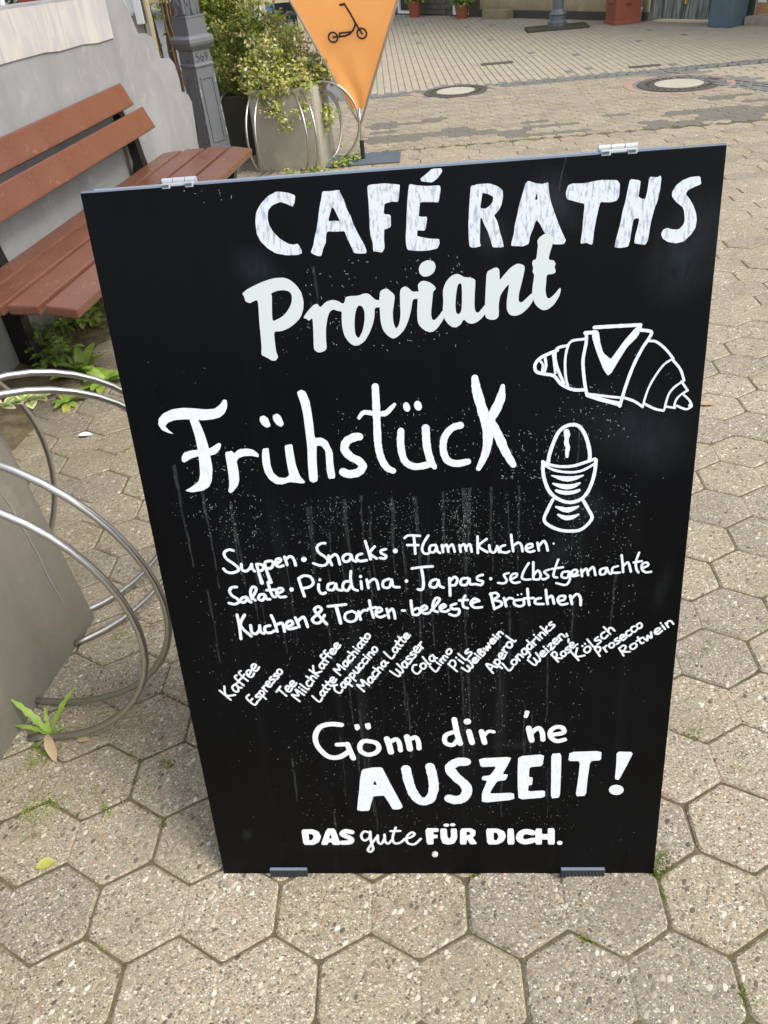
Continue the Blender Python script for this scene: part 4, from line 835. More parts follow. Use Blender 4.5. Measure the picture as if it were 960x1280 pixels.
 ('painted_word', 'small slanting handwritten word Latte Machiato', 'pen', """
S-1852,4110,36 -1748,3989,36 -1685,4067,36
S-1667,4221,36 -1707,4175,36 -1697,4119,36 -1650,4114,36 -1636,4171,36 -1663,4226,36
S-1663,4226,36 -1622,4183,36 -1593,4188,36
S-1654,4328,36 -1577,4237,36 -1543,4254,36
S-1649,4260,36 -1600,4324,36
S-1595,4401,36 -1516,4309,36 -1482,4326,36
S-1589,4333,36 -1541,4397,36
S-1497,4389,36 -1451,4464,35 -1482,4479,35 -1513,4441,36 -1500,4384,36 -1453,4377,36 -1413,4441,36
S-1340,4519,35 -1440,4641,35 -1342,4624,35 -1367,4737,35 -1253,4635,35
S-1232,4804,35 -1271,4759,35 -1258,4704,35 -1211,4697,35 -1199,4753,35 -1228,4809,35
S-1228,4809,35 -1185,4764,35 -1156,4767,35
S-1151,4901,35 -1186,4862,35 -1175,4808,35 -1128,4801,35 -1097,4853,35
S-1174,4978,35 -1066,4875,35
S-1101,4911,35 -1103,4963,35 -1067,4977,34 -1020,4936,35
S-1050,5036,34 -987,4981,34
S-1079,5067,34 -1080,5071,34
S-967,5145,34 -1005,5102,34 -993,5048,34 -947,5042,34 -935,5096,34 -964,5150,34
S-964,5150,34 -922,5107,34 -893,5110,34
S-949,5236,34 -876,5154,34 -844,5170,34
S-943,5173,34 -898,5233,34
S-863,5290,34 -876,5246,34 -841,5211,34 -806,5232,34 -796,5278,34 -828,5310,34 -863,5290,34""".split("\n")),
 ('painted_word', 'small slanting handwritten word Cappuccino', 'pen', """
S-1414,4327,36 -1459,4309,36 -1463,4224,36 -1405,4165,36 -1361,4175,36 -1333,4231,36
S-1305,4379,36 -1344,4338,36 -1333,4280,36 -1286,4268,36 -1273,4324,36 -1301,4384,36
S-1301,4384,36 -1259,4334,36 -1229,4335,36
S-1278,4422,36 -1168,4293,36
S-1266,4407,36 -1250,4459,35 -1202,4456,35 -1186,4402,36 -1226,4361,36
S-1194,4511,35 -1096,4396,35
S-1183,4498,35 -1166,4548,35 -1121,4548,35 -1109,4498,35 -1148,4457,35
S-1120,4610,35 -1075,4558,35 -1038,4567,35 -1031,4619,35 -1069,4672,35
S-1069,4672,35 -1021,4616,35 -998,4615,35
S-988,4752,35 -1023,4715,35 -1014,4662,35 -968,4652,35 -937,4701,35
S-921,4839,35 -956,4803,35 -946,4749,35 -900,4738,35 -868,4787,35
S-899,4876,35 -839,4815,35
S-927,4908,35 -928,4913,35
S-863,4913,35 -805,4850,35
S-839,4889,35 -838,4943,34 -803,4953,34 -757,4909,34
S-768,5041,34 -780,4997,34 -744,4956,34 -708,4972,34 -698,5019,34 -731,5057,34 -768,5041,34""".split("\n")),
 ('painted_word', 'small slanting handwritten word Macha Latte', 'pen', """
S-975,4182,36 -1082,4319,36 -977,4296,36 -1005,4419,35 -882,4303,36
S-848,4471,35 -890,4425,35 -878,4366,35 -829,4359,35 -816,4418,35 -845,4476,35
S-845,4476,35 -802,4429,35 -771,4432,35
S-772,4582,35 -809,4542,35 -797,4483,35 -747,4474,35 -714,4529,35
S-787,4656,35 -683,4552,35
S-716,4588,35 -716,4642,35 -679,4656,35 -634,4616,35
S-609,4780,35 -649,4734,35 -640,4680,35 -594,4675,35 -580,4731,35 -605,4785,35
S-605,4785,35 -566,4742,35 -537,4747,35
S-592,4954,34 -480,4825,35 -418,4899,34
S-405,5053,34 -445,5008,34 -432,4951,34 -383,4943,34 -372,5000,34 -401,5057,34
S-401,5057,34 -357,5011,34 -327,5013,34
S-396,5159,34 -315,5064,34 -281,5079,34
S-388,5090,34 -341,5152,34
S-345,5237,34 -261,5139,34 -227,5154,34
S-336,5167,34 -289,5228,34
S-236,5210,34 -192,5281,34 -220,5294,34 -249,5257,34 -240,5205,34 -196,5201,34 -157,5261,34""".split("\n")),
 ('painted_word', 'small slanting handwritten word Wasser', 'pen', """
S-519,4578,35 -406,4480,35 -363,4487,35 -368,4546,35 -419,4610,35 -354,4548,35 -311,4554,35 -323,4620,35 -397,4719,35
S-273,4762,35 -313,4718,35 -297,4657,35 -245,4644,35 -235,4704,35 -269,4767,35
S-269,4767,35 -221,4714,35 -189,4715,35
S-203,4863,34 -235,4829,34 -229,4796,35 -172,4813,34 -148,4787,35 -188,4734,35
S-132,4945,34 -164,4911,34 -159,4879,34 -103,4897,34 -80,4872,34 -120,4821,34
S-86,4950,34 -43,5023,34 -76,5042,34 -106,5006,34 -90,4946,34 -38,4933,34 -1,4995,34
S-31,5073,34 36,5010,34
S-2,5051,34 -6,5098,34 15,5125,34""".split("\n")),
 ('painted_word', 'small slanting handwritten word Cola', 'pen', """
S-85,4688,35 -133,4675,35 -152,4589,35 -103,4520,35 -56,4525,35 -17,4579,35
S-1,4707,35 -22,4661,35 10,4609,35 52,4620,35 71,4671,35 41,4718,35 -1,4707,35
S25,4841,34 112,4701,35 145,4704,35
S185,4870,34 138,4834,34 141,4772,34 189,4752,34 210,4808,34 190,4874,34
S190,4874,34 226,4816,34 257,4812,34""".split("\n")),
 ('painted_word', 'small slanting handwritten word Limo', 'pen', """
S131,4654,35 221,4548,35 285,4629,35
S250,4724,34 309,4671,35
S223,4753,34 222,4758,34
S296,4761,34 347,4712,34
S318,4743,34 315,4787,34 346,4800,34 385,4763,34
S355,4794,34 353,4838,34 384,4851,34 425,4818,34
S424,4957,34 409,4910,34 441,4876,34 478,4900,34 491,4950,34 461,4981,34 424,4957,34""".split("\n")),
 ('painted_word', 'small slanting handwritten word Pils', 'pen', """
S432,4691,34 568,4543,35
S439,4683,35 482,4758,34 536,4744,34 545,4668,34 503,4613,35
S599,4769,34 673,4699,34
S564,4807,34 562,4813,34
S598,4884,34 706,4767,34 742,4783,34
S757,4967,34 717,4923,34 722,4885,34 787,4913,34 812,4886,34 763,4820,34""".split("\n")),
 ('painted_word', 'small slanting handwritten word Weißwein', 'pen', """
S647,4613,36 732,4542,36 768,4552,36 770,4602,36 734,4652,36 782,4606,36 818,4616,36 814,4671,36 763,4747,36
S838,4716,36 882,4785,35 855,4799,35 826,4764,36 835,4711,36 878,4705,36 916,4764,35
S891,4846,35 947,4791,35
S865,4875,35 864,4880,35
S985,4827,35 919,4902,35 921,4950,35 961,4955,35 956,4903,35 1002,4917,35 1019,4881,35 997,4848,35
S998,4976,35 1067,4939,35 1046,5012,35 1105,4987,35 1074,5072,35
S1124,5077,35 1167,5144,35 1141,5157,35 1113,5123,35 1121,5072,35 1162,5067,35 1199,5124,35
S1179,5199,35 1230,5151,35
S1155,5226,35 1154,5230,35
S1214,5237,35 1264,5185,35
S1235,5217,35 1238,5267,34 1270,5280,34 1310,5244,34""".split("\n")),
 ('painted_word', 'small slanting handwritten word Aperol', 'pen', """
S1145,4495,36 1041,4674,36 1211,4604,36
S1107,4563,36 1150,4633,36
S1160,4703,36 1291,4585,36
S1175,4690,36 1185,4747,35 1235,4752,35 1259,4698,35 1222,4647,36
S1267,4785,35 1305,4866,35 1270,4881,35 1243,4840,35 1263,4780,35 1315,4775,35 1348,4844,35
S1292,4938,35 1368,4879,35
S1324,4918,35 1315,4967,35 1334,4999,35
S1372,5066,35 1364,5016,35 1409,4976,35 1446,5000,35 1450,5053,35 1409,5089,35 1372,5066,35
S1356,5203,35 1477,5096,35 1508,5109,35""".split("\n")),
 ('painted_word', 'small slanting handwritten word Longdrinks', 'pen', """
S1296,4679,34 1402,4538,34 1466,4607,34
S1456,4736,34 1440,4690,34 1475,4647,34 1514,4665,34 1526,4715,34 1494,4754,34 1456,4736,34
S1510,4803,34 1574,4728,34
S1536,4774,34 1537,4835,34 1575,4842,34 1626,4789,34
S1647,4959,34 1606,4918,34 1619,4857,34 1666,4844,34 1684,4904,34 1648,4961,34
S1648,4961,34 1736,4841,34 1707,4776,34
S1729,5044,33 1689,5011,34 1699,4953,34 1745,4942,34 1763,5002,34
S1681,5111,33 1784,4985,34
S1760,5081,33 1820,5017,33
S1786,5058,33 1785,5105,33 1807,5131,33
S1821,5171,33 1884,5104,33
S1792,5206,33 1791,5212,33
S1860,5207,33 1920,5139,33
S1885,5181,33 1886,5238,33 1923,5247,33 1970,5198,33
S1892,5357,33 2001,5230,33
S1987,5357,33 1976,5265,33 2051,5289,33
S2059,5439,33 2027,5408,33 2031,5377,33 2085,5390,33 2107,5365,33 2067,5317,33""".split("\n")),
 ('painted_word', 'small slanting handwritten word Weizen', 'pen', """
S1699,4735,34 1794,4641,34 1835,4647,34 1836,4702,34 1795,4764,34 1849,4704,34 1889,4709,34 1885,4772,34 1826,4866,34
S1913,4815,34 1961,4884,34 1933,4901,34 1901,4867,34 1909,4810,34 1954,4799,34 1996,4858,34
S1974,4945,34 2030,4883,34
S1948,4978,34 1947,4983,34
S2011,4985,33 2059,5044,33 2064,4919,34 2117,4980,33
S2107,5043,33 2154,5111,33 2124,5130,33 2092,5097,33 2103,5038,33 2150,5025,33 2191,5083,33
S2163,5167,33 2222,5097,33
S2187,5140,33 2189,5197,33 2226,5205,33 2273,5155,33
S2294,5214,33 2311,5166,33""".split("\n")),
 ('painted_word', 'small slanting handwritten word Rosé', 'pen', """
S2067,4832,34 2179,4687,34
S2073,4825,34 2105,4875,34 2148,4852,34 2154,4795,34 2129,4760,34 2237,4753,34
S2230,4874,34 2217,4832,34 2251,4788,34 2287,4801,34 2296,4846,34 2265,4886,34 2230,4874,34
S2326,4967,33 2296,4940,33 2300,4910,34 2350,4920,33 2369,4895,34 2332,4853,34
S2368,4966,33 2409,5026,33 2381,5046,33 2353,5017,33 2364,4962,33 2408,4947,33 2444,4998,33
S2329,5056,33 2330,5111,33
S2469,5010,33 2471,5012,33""".split("\n")),
 ('painted_word', 'small slanting handwritten word Kölsch', 'pen', """
S2382,4863,34 2501,4706,34
S2471,4938,33 2455,4784,34 2589,4795,34
S2599,4949,33 2577,4898,33 2613,4848,34 2658,4866,33 2677,4921,33 2644,4967,33 2599,4949,33
S2550,4972,33 2549,4978,33
S2589,5011,33 2587,5017,33
S2620,5098,33 2721,4957,33 2758,4964,33
S2784,5137,33 2743,5103,33 2744,5067,33 2808,5081,33 2830,5051,33 2778,4998,33
S2878,5228,33 2833,5189,33 2838,5125,33 2890,5109,33 2932,5164,33
S2863,5320,33 2971,5183,33
S2936,5230,33 2941,5291,33 2984,5299,33 3032,5245,33""".split("\n")),
 ('painted_word', 'small slanting handwritten word Prosecco', 'pen', """
S2742,4917,33 2829,4775,34
S2746,4909,33 2787,4956,33 2827,4933,33 2825,4875,33 2788,4842,33
S2873,4934,33 2929,4855,33
S2898,4904,33 2901,4951,33 2925,4972,33
S2978,5013,33 2959,4973,33 2986,4930,33 3024,4940,33 3041,4983,33 3016,5023,33 2978,5013,33
S3083,5109,33 3049,5085,33 3049,5055,33 3102,5060,33 3119,5034,33 3074,4995,33
S3135,5091,33 3187,5148,33 3161,5169,33 3128,5143,33 3131,5087,33 3175,5069,33 3219,5117,33
S3252,5246,33 3213,5218,33 3216,5165,33 3259,5146,33 3296,5187,33
S3325,5320,33 3286,5293,33 3291,5236,33 3336,5215,33 3372,5256,33
S3379,5364,32 3361,5325,32 3390,5280,33 3428,5289,33 3443,5332,32 3417,5374,32 3379,5364,32""".split("\n")),
 ('painted_word', 'small slanting handwritten word Rotwein', 'pen', """
S3116,4919,33 3197,4775,33
S3120,4912,33 3176,4966,33 3219,4945,33 3206,4886,33 3164,4848,33 3290,4848,33
S3315,4989,33 3286,4943,33 3314,4895,33 3361,4909,33 3387,4958,33 3362,5002,33 3315,4989,33
S3393,5116,33 3450,5004,33 3491,5014,33
S3380,5044,33 3450,5099,33
S3470,5111,33 3544,5050,33 3538,5140,33 3603,5096,33 3587,5202,33
S3653,5187,33 3723,5253,32 3695,5274,32 3652,5243,33 3648,5183,33 3696,5167,33 3756,5222,33
S3746,5323,32 3797,5251,32
S3724,5361,32 3723,5366,32
S3795,5362,32 3845,5284,32
S3816,5332,32 3832,5391,32 3875,5395,32 3916,5340,32""".split("\n")),
 ('painted_word', 'rounded white word Gönn', 'vinyl2', """
S-1420,3500,95 -1601,3518,95 -1778,3465,95 -1883,3295,96 -1886,3093,97 -1799,2916,98 -1693,2811,98 -1554,2795,98 -1433,2852,98 -1319,2952,97
S-1532,3078,87 -1342,3084,87
S-1354,3084,102 -1311,2908,103 -1276,2775,103
S-1015,3150,89 -857,3104,89 -815,2987,90 -885,2887,90 -1015,2851,90 -1125,2920,90 -1143,3037,90 -1084,3137,89 -1003,3153,89
P-1203,3504 -1118,3514 -1102,3423 -1157,3373 -1189,3402
P-1020,3520 -927,3538 -914,3419 -978,3387 -1011,3427
S-664,3193,108 -633,3042,109 -614,2903,109
S-628,3114,86 -510,3178,86 -458,3097,86 -447,2938,87
S-320,3229,107 -298,3094,108 -283,2964,109
S-283,3166,86 -178,3215,86 -131,3120,86 -127,2976,87""".split("\n")),
 ('painted_word', 'rounded white word dir', 'vinyl2', """
S493,3577,98 528,3303,100 576,3062,101
S456,3305,84 333,3238,85 327,3085,85 447,3036,85 534,3142,85
S729,3322,99 778,3077,100
P773,3526 764,3495 740,3472 707,3464 675,3473 651,3497 644,3529 653,3560 677,3583 710,3591 742,3581 765,3558
S939,3318,95 989,3073,96
S973,3212,65 1055,3312,65 1145,3301,65""".split("\n")),
 ('painted_word', "rounded white word 'ne with its apostrophe", 'vinyl2', """
P1664,3740 1742,3721 1701,3575 1637,3589
S1724,3371,98 1776,3106,99
S1757,3257,87 1881,3368,87 1947,3276,87 1963,3121,88
S2080,3219,83 2293,3261,83 2284,3361,83 2184,3385,83 2089,3310,83 2088,3182,84 2190,3089,84 2322,3119,84""".split("\n")),
 ('painted_word', 'bold white capitals AUSZEIT with exclamation mark', 'brush2', """
P-1146,2521 -967,2563 -792,2566 -744,2425 -666,2182 -566,1904 -479,1654 -537,1598 -669,1592 -719,1734 -802,1922 -897,1914 -993,1903 -1040,1753 -1091,1565 -1236,1560 -1311,1582 -1274,1818 -1230,2066 -1198,2310|-942,2277 -907,2169 -978,2170
S-377,2521,172 -344,2232,174 -274,1956,177 -156,1788,178 2,1824,177 83,2063,175 80,2317,173 42,2569,171
S669,2665,178 509,2658,179 382,2530,180 480,2335,182 626,2162,183 667,2013,184 599,1854,186 464,1805,186 351,1842,186
P881,2738 1443,2766 1377,2587 1283,2387 1383,2376 1338,2251 1189,2228 1093,2033 1066,1949 1479,1964 1487,1805 919,1735 923,1960 1021,2245 928,2256 937,2343 1071,2361 1185,2557 914,2546
P1553,2774 1989,2814 1964,2555 1744,2534 1735,2318 1802,2303 1792,2137 1729,2124 1722,1991 2017,2012 2012,1849 1562,1804 1543,2101 1542,2489
P2105,2821 2275,2833 2279,2383 2273,1846 2117,1823 2114,2337
P2412,2854 2939,2868 2941,2667 2761,2651 2732,2281 2717,1881 2540,1868 2574,2283 2591,2654 2392,2657
P3190,2850 3469,2836 3378,2557 3259,2226 3189,2250 3198,2560
P3355,2006 3341,1948 3297,1905 3233,1890 3168,1907 3119,1950 3099,2009 3113,2068 3158,2110 3221,2125 3286,2108 3335,2065""".split("\n")),
 ('printed_line', 'printed white slogan DAS gute FÜR DICH.', 'vinyl2', """
P-2379,1124 -2170,1130 -2064,1074 -2028,944 -2078,814 -2184,739 -2380,740|-2251,1020 -2183,1001 -2168,938 -2204,863 -2261,852
P-1905,1147 -1753,1146 -1680,737 -1833,738 -1847,802 -1911,802 -1931,738 -2057,739|-1849,1010 -1831,906 -1887,906
S-1452,1052,106 -1566,1075,106 -1633,1009,107 -1563,949,107 -1477,886,107 -1506,808,108 -1652,793,108
S-1128,1032,48 -1222,1069,48 -1286,959,48 -1239,847,49 -1137,921,48 -1112,1068,48
S-1112,1068,48 -1116,828,49 -1089,641,49 -1150,566,49 -1188,622,49 -1092,791,49 -998,939,48
S-981,976,48 -985,809,49 -927,771,49 -863,901,48 -856,993,48
S-856,993,48 -854,827,49 -803,771,49 -728,863,48
S-640,1164,48 -709,937,48 -691,789,49 -595,788,49 -508,862,48
S-741,1077,48 -563,1083,48
S-507,881,48 -367,935,48 -308,1009,48 -361,1045,48 -454,936,48 -444,788,49 -322,758,49 -200,890,48
P-108,1149 135,1148 131,1059 38,1051 35,994 110,986 107,904 31,896 25,749 -97,749
P162,1139 282,1139 284,944 318,887 350,944 350,1138 461,1137 463,902 405,772 298,739 193,773 159,904
P329,1219 321,1199 301,1184 274,1179 247,1184 228,1199 222,1219 230,1239 250,1254 277,1259 304,1253 323,1239
P440,1226 433,1206 414,1191 388,1186 363,1192 345,1206 339,1227 346,1247 365,1261 391,1266 416,1261 434,1246
P521,1137 715,1144 797,1083 786,962 740,921 821,757 691,746 634,881 622,746 504,747|632,1056 677,1055 706,1015 666,975 630,975
P977,1134 1191,1133 1309,1060 1338,938 1292,817 1187,744 1001,744|1115,1029 1175,1028 1204,939 1173,850 1119,850
P1362,1131 1472,1131 1492,742 1361,743
S1806,1024,126 1694,1057,126 1599,998,126 1582,876,127 1671,807,127 1822,847,127
P1855,1128 1973,1127 1975,995 2078,995 2075,1135 2198,1134 2207,739 2088,740 2080,862 1976,862 1978,740 1859,741
P2345,779 2339,753 2321,734 2296,727 2270,734 2252,753 2244,780 2250,806 2268,825 2293,832 2319,825 2337,806""".split("\n")),
]
def chaikin(r, q=0.2, it=2):
    for _ in range(it):
        out = []
        for i in range(len(r)):
            a, b = r[i], r[(i + 1) % len(r)]
            out += [(a[0] * (1 - q) + b[0] * q, a[1] * (1 - q) + b[1] * q), (a[0] * q + b[0] * (1 - q), a[1] * q + b[1] * (1 - q))]
        r = out
    return r
ZL = [0.0004]; SM = (0.2, 2)
def nextz():
    ZL[0] += 1.5e-6; return -ZL[0]
def letter_mesh(items, wob=0.05):
    m = MB(); rl = random.Random(len(items)); ZL[0] = 0.0004
    for it in items:
        if not it: continue
        if it[0] == 'P':
            rings = [chaikin([tuple(float(c) / 10000 for c in p.split(',')) for p in r.split()], *SM) for r in it[1:].split('|')]
            z = nextz(); flat = [p for r in rings for p in r]
            for t in tessellate_polygon([[Vector((a, b, 0)) for a, b in r] for r in rings]):
                a, b, c = [flat[i] for i in t]
                ar = (b[0] - a[0]) * (c[1] - a[1]) - (c[0] - a[0]) * (b[1] - a[1])
                if abs(ar) < 1e-13: continue
                if ar < 0: b, c = c, b
                m.add([(a[0], z, a[1]), (b[0], z, b[1]), (c[0], z, c[1])], [(0, 1, 2)])
        else:
            pts = [tuple(float(c) / 10000 for c in p.split(',')) for p in it[1:].split()]
            q = catmull(pts, 6); prev = None
            for i, (x, y, w_) in enumerate(q):
                r = w_ / 2 * (1 + rl.uniform(-wob, wob)); z = nextz(); n = 10
                m.add([(x + r * math.cos(2 * math.pi * k / n), z, y + r * math.sin(2 * math.pi * k / n)) for k in range(n)], [tuple(range(n))])
                if prev:
                    d = Vector((x - prev[0], y - prev[1]))
                    if d.length > 1e-6:
                        d.normalize(); s = Vector((-d.y, d.x)); z = nextz()
                        A = [(prev[0] - s.x * prev[2], z, prev[1] - s.y * prev[2]), (x - s.x * r, z, y - s.y * r), (x + s.x * r, z, y + s.y * r), (prev[0] + s.x * prev[2], z, prev[1] + s.y * prev[2])]
                        m.add(A, [(0, 1, 2, 3)])
                prev = (x, y, r)
    return m
# thin dried drips and specks washed down from the letters (laid first, under the lettering)
rd = random.Random(21); dm = MB()
def drip(u, v, L, wd, bend=0.0):
    q = []; n = max(4, int(L / 0.012)); x = u
    for i in range(n + 1):
        x += rd.uniform(-.0012, .0012) + bend / n; q.append((x, v - L * i / n, 1.7 * wd * rd.uniform(.5, 1.15) * (1 - .5 * i / n)))
    z = -0.00015 - rd.random() * .00004
    for i in range(n):
        a, b = q[i], q[i + 1]
        if False: continue
        dm.add([(b[0] - b[2] / 2, z, b[1]), (b[0] + b[2] / 2, z, b[1]), (a[0] + a[2] / 2, z, a[1]), (a[0] - a[2] / 2, z, a[1])], [(0, 1, 2, 3)])
FL = [(-.345, .83, .17, .004), (-.31, .82, .2, .003), (-.27, .765, .12, .003), (-.155, .755, .13, .005), (-.10, .765, .16, .004), (-.075, .77, .10, .003), (-.03, .765, .13, .004), (.005, .765, .19, .005), (.045, .77, .10, .003),
      (.075, .775, .22, .005), (.085, .775, .12, .004), (.115, .775, .14, .003), (.155, .775, .15, .003), (.02, .70, .2, .003), (-.112, 1.095, .05, .003), (-.118, 1.05, .03, .002), (.0, .56, .12, .003), (.075, .48, .12, .004),
      (.07, .60, .12, .003), (-.12, .50, .15, .003), (.24, .86, .2, .002), (-.27, .74, .12, .0035), (.30, .63, .12, .003), (-.235, .28, .1, .004), (-.10, .24, .13, .003), (.06, .36, .1, .003), (.13, .26, .12, .003), (-.33, .62, .14, .003)]
for u, v, L, wd in FL: drip(u, v, L, wd)
for _ in range(26): drip(rd.uniform(-.27, .25), rd.uniform(.45, .76), rd.uniform(.04, .16), rd.uniform(.0012, .003))
for _ in range(14): drip(rd.uniform(-.2, .22), rd.uniform(.15, .42), rd.uniform(.04, .14), rd.uniform(.0012, .003))
o = tag(dm.build('paint_drips', 'drip', sign), kind='stuff'); o.matrix_local = bmx
sm = MB()
def speck(u, v, s):
    z = -0.0002 - rd.random() * 0.00005; k = rd.random(); a0 = rd.random() * 6.28
    if k < .35:
        n = 5; sm.add([(u + s * math.cos(a0 + 6.28 * i / n) * .5, z, v + s * math.sin(a0 + 6.28 * i / n) * .5) for i in range(n)], [tuple(range(n))])
    else:
        L = s * rd.uniform(.6, 1.6); a = rd.choice((rd.uniform(-.9, .5), 1.57 + rd.gauss(0, .25))); c, q = math.cos(a), math.sin(a); h = s * .22
        sm.add([(u - L * c + h * q, z, v - L * q - h * c), (u + L * c + h * q, z, v + L * q - h * c), (u + L * c * .8 - h * q, z, v + L * q + h * c), (u - L * c - h * q, z, v - L * q + h * c)], [(0, 1, 2, 3)])
def cloud(n, u0, u1, v0, v1, s0=.0006, s1=.0016, top=False):
    for _ in range(n):
        t = rd.random(); v = v1 - (v1 - v0) * (t ** 1.5 if top else t); speck(rd.uniform(u0, u1), v, rd.uniform(s0, s1))

for _ in range(1900):
    v = .775 - abs(rd.gauss(0, .07)) - .02 * rd.random(); u = rd.gauss(-.01, .13)
    if rd.random() < .6: u = rd.choice(FL)[0] * 1.0 + rd.gauss(0, .009)
    if noise.noise(Vector((u * 22, v * 5, 1))) > -.15 + rd.uniform(-.2, .1): speck(u, v, rd.uniform(.0004, .0012))
for _ in range(1100): speck(rd.gauss(-.03, .15), rd.gauss(.50, .09), rd.uniform(.0005, .0014))
cloud(500, -.24, .26, .10, .40, .0005, .0013)
cloud(160, -.17, .10, .98, 1.10); cloud(120, .13, .22, .78, .86, .0007, .0016); cloud(90, .20, .30, .84, .92); cloud(260, -.36, .36, .05, 1.0, .0005, .0011); cloud(200, .22, .33, .55, .80, .0006, .0014)
cloud(130, -.10, .12, .80, .90, .0006, .0014); cloud(9, -.27, -.20, 1.18, 1.198, .0008, .0014); cloud(150, -.33, -.22, .70, .86)
o = tag(sm.build('paint_specks', 'speck', sign), kind='stuff'); o.matrix_local = bmx
# faint chalk strokes left at the top
cm = letter_mesh(['S2030,11650,24 2065,11850,18 2110,12010,12']); cm.build('chalk_smear', 'drip', sign).matrix_local = bmx
for name, label, mat, items in LETTERING:
    SM = (0.2, 2) if mat == 'vinyl' else (0.14, 1)
    o = letter_mesh(items, 0.03 if mat.startswith('vinyl') else 0.07).build(name, mat, sign); o.matrix_local = bmx; o['label'] = label

# ------------------------------------------------------------------ foliage helpers
def leaf_strip(m, base, direc, up, L, W_, mi=0, droop=0.3, lobes=0, fold=0.25, n=6, mi2=None, shape=None):
    """a leaf as a folded strip: two rows of quads either side of the midrib"""
    d = Vector(direc).normalized(); u = Vector(up); u = (u - d * u.dot(d)).normalized(); s = d.cross(u); p = Vector(base); rows = []
    for i in range(n + 1):
        t = i / n; w_ = (shape(t) if shape else math.sin(math.pi * min(1, t * .93 + .05)) ** .8) * W_ / 2
        if lobes: w_ *= 1 - .35 * (i % 2)
        a = droop * t; dd = (d * math.cos(a) - u * math.sin(a)); 
        if i: p = p + dd * (L / n) + s * (math.sin(i * 2.1 + L * 90) * W_ * .05 if n > 5 else 0)
        uu = u * math.cos(a) + d * math.sin(a)
        rows.append((p - s * w_ + uu * w_ * fold, p.copy(), p + s * w_ + uu * w_ * fold))
    vs = [v for r in rows for v in r]; fs = []
    for i in range(n):
        a = i * 3; fs += [(a, a + 1, a + 4, a + 3), (a + 1, a + 2, a + 5, a + 4)]
    m.add(vs, fs, mi)
def quick_leaf(m, p, r, size, mi):
    """4-vertex folded leaf with a random direction"""
    d = Vector((r.gauss(0, 1), r.gauss(0, 1), r.gauss(0.25, .8))).normalized(); u = Vector((r.gauss(0, .6), r.gauss(0, .6) - .3, 1)); s = d.cross(u)
    if s.length < .05: s = d.orthogonal()
    s.normalize(); uu = s.cross(d); w_ = size * .30
    m.add([p, p + d * size * .5 + s * w_ + uu * size * .08, p + d * size, p + d * size * .5 - s * w_ + uu * size * .08], [(0, 1, 2), (0, 2, 3)], mi)
def shrub(name, label, cat, blobs, mats, weights, leafsize, count, stems, seed, group=None, sprigs=0, stem_r=0.006):
    """blobs: (centre, radii); leaves sit on twigs that break out of the blobs"""
    r = random.Random(seed); e = empty(name, stems[0] if stems else blobs[0][0]); base = Vector(e.location); m = MB(); tw = MB()
    tot = sum(b[1][0] * b[1][1] * b[1][2] for b in blobs)
    for (c, rad) in blobs:
        nb = int(count * rad[0] * rad[1] * rad[2] / tot); ntw = max(6, nb // 14)
        for _ in range(ntw):
            v = Vector((r.gauss(0, 1), r.gauss(0, 1), r.gauss(0, 1))).normalized(); k = r.random() ** .4 * r.uniform(.75, 1.08)
            p = Vector(c) + Vector((v.x * rad[0], v.y * rad[1], v.z * rad[2])) * k
            d = (v + Vector((0, 0, .5)) + Vector((r.gauss(0, .4), r.gauss(0, .4), r.gauss(0, .4)))).normalized()
            L = leafsize * r.uniform(3, 6); tone = r.random(); q = p - d * L * .5
            tw.tube([q - base, q + d * L - base], [leafsize * .05, leafsize * .03], 3, caps=False)
            for j in range(14):
                t = (j + r.random()) / 14; pp = q + d * L * t + Vector((r.gauss(0, 1), r.gauss(0, 1), r.gauss(0, 1))) * leafsize * .35
                x = min(.999, max(0, tone * .55 + r.random() * .45)); acc = 0; mi = 0
                for i, w_ in enumerate(weights):
                    acc += w_
                    if x < acc: mi = i; break
                quick_leaf(m, pp - base, r, leafsize * r.uniform(.7, 1.25), mi)
    m.build('foliage', mats, e); tw.build('twigs', 'bark', e)
    if stems:
        st = MB()
        for s0 in stems:
            for (c, rad) in blobs[:6]:
                a = Vector(s0) - base; b = Vector(c) - base; st.tube([a, a * .4 + b * .6 + Vector((r.uniform(-.03, .03), r.uniform(-.03, .03), -rad[2] * .4)), b], [stem_r * 1.6, stem_r, stem_r * .5], 6)
        st.build('stem', 'bark', e)
    return tag(e, label, cat, group)

# ------------------------------------------------------------------ near planter with hoops
def planter(name, corners, H, taper, mat, label, group=None):
    """corners: ccw ground outline"""
    cx = sum(c[0] for c in corners) / len(corners); cy = sum(c[1] for c in corners) / len(corners); e = empty(name, (cx, cy, 0)); tag(e, label, 'planter', group)
    def ring(k, z, ch=0.022):
        out = []; n = len(corners); pts = [Vector((c[0] - cx, c[1] - cy)) * k for c in corners]
        for i in range(n):
            p0, p, p2 = pts[i - 1], pts[i], pts[(i + 1) % n]
            for t, q in ((1, p0), (.5, None), (1, p2)):
                if q is None: v = p + ((p0 - p).normalized() + (p2 - p).normalized()) * ch * .28
                else: v = p + (q - p).normalized() * ch
                out.append((v.x, v.y, z))
        return out
    levels = [(1 + taper * 0, 0.0), (1 - taper, H - .012), (1 - taper - .012, H), (1 - taper - .14, H), (1 - taper - .16, H - .05)]
    vs = []; n = len(corners) * 3
    for k, z in levels: vs += ring(k, z)
    fs = [(i * n + k, i * n + (k + 1) % n, (i + 1) * n + (k + 1) % n, (i + 1) * n + k) for i in range(len(levels) - 1) for k in range(n)]
    newobj('shell', vs, fs, mat, e); b = len(levels) - 1
    newobj('soil', [v for v in ring(1 - taper - .158, H - .045)], [tuple(range(n))], 'soil', e)
    return e
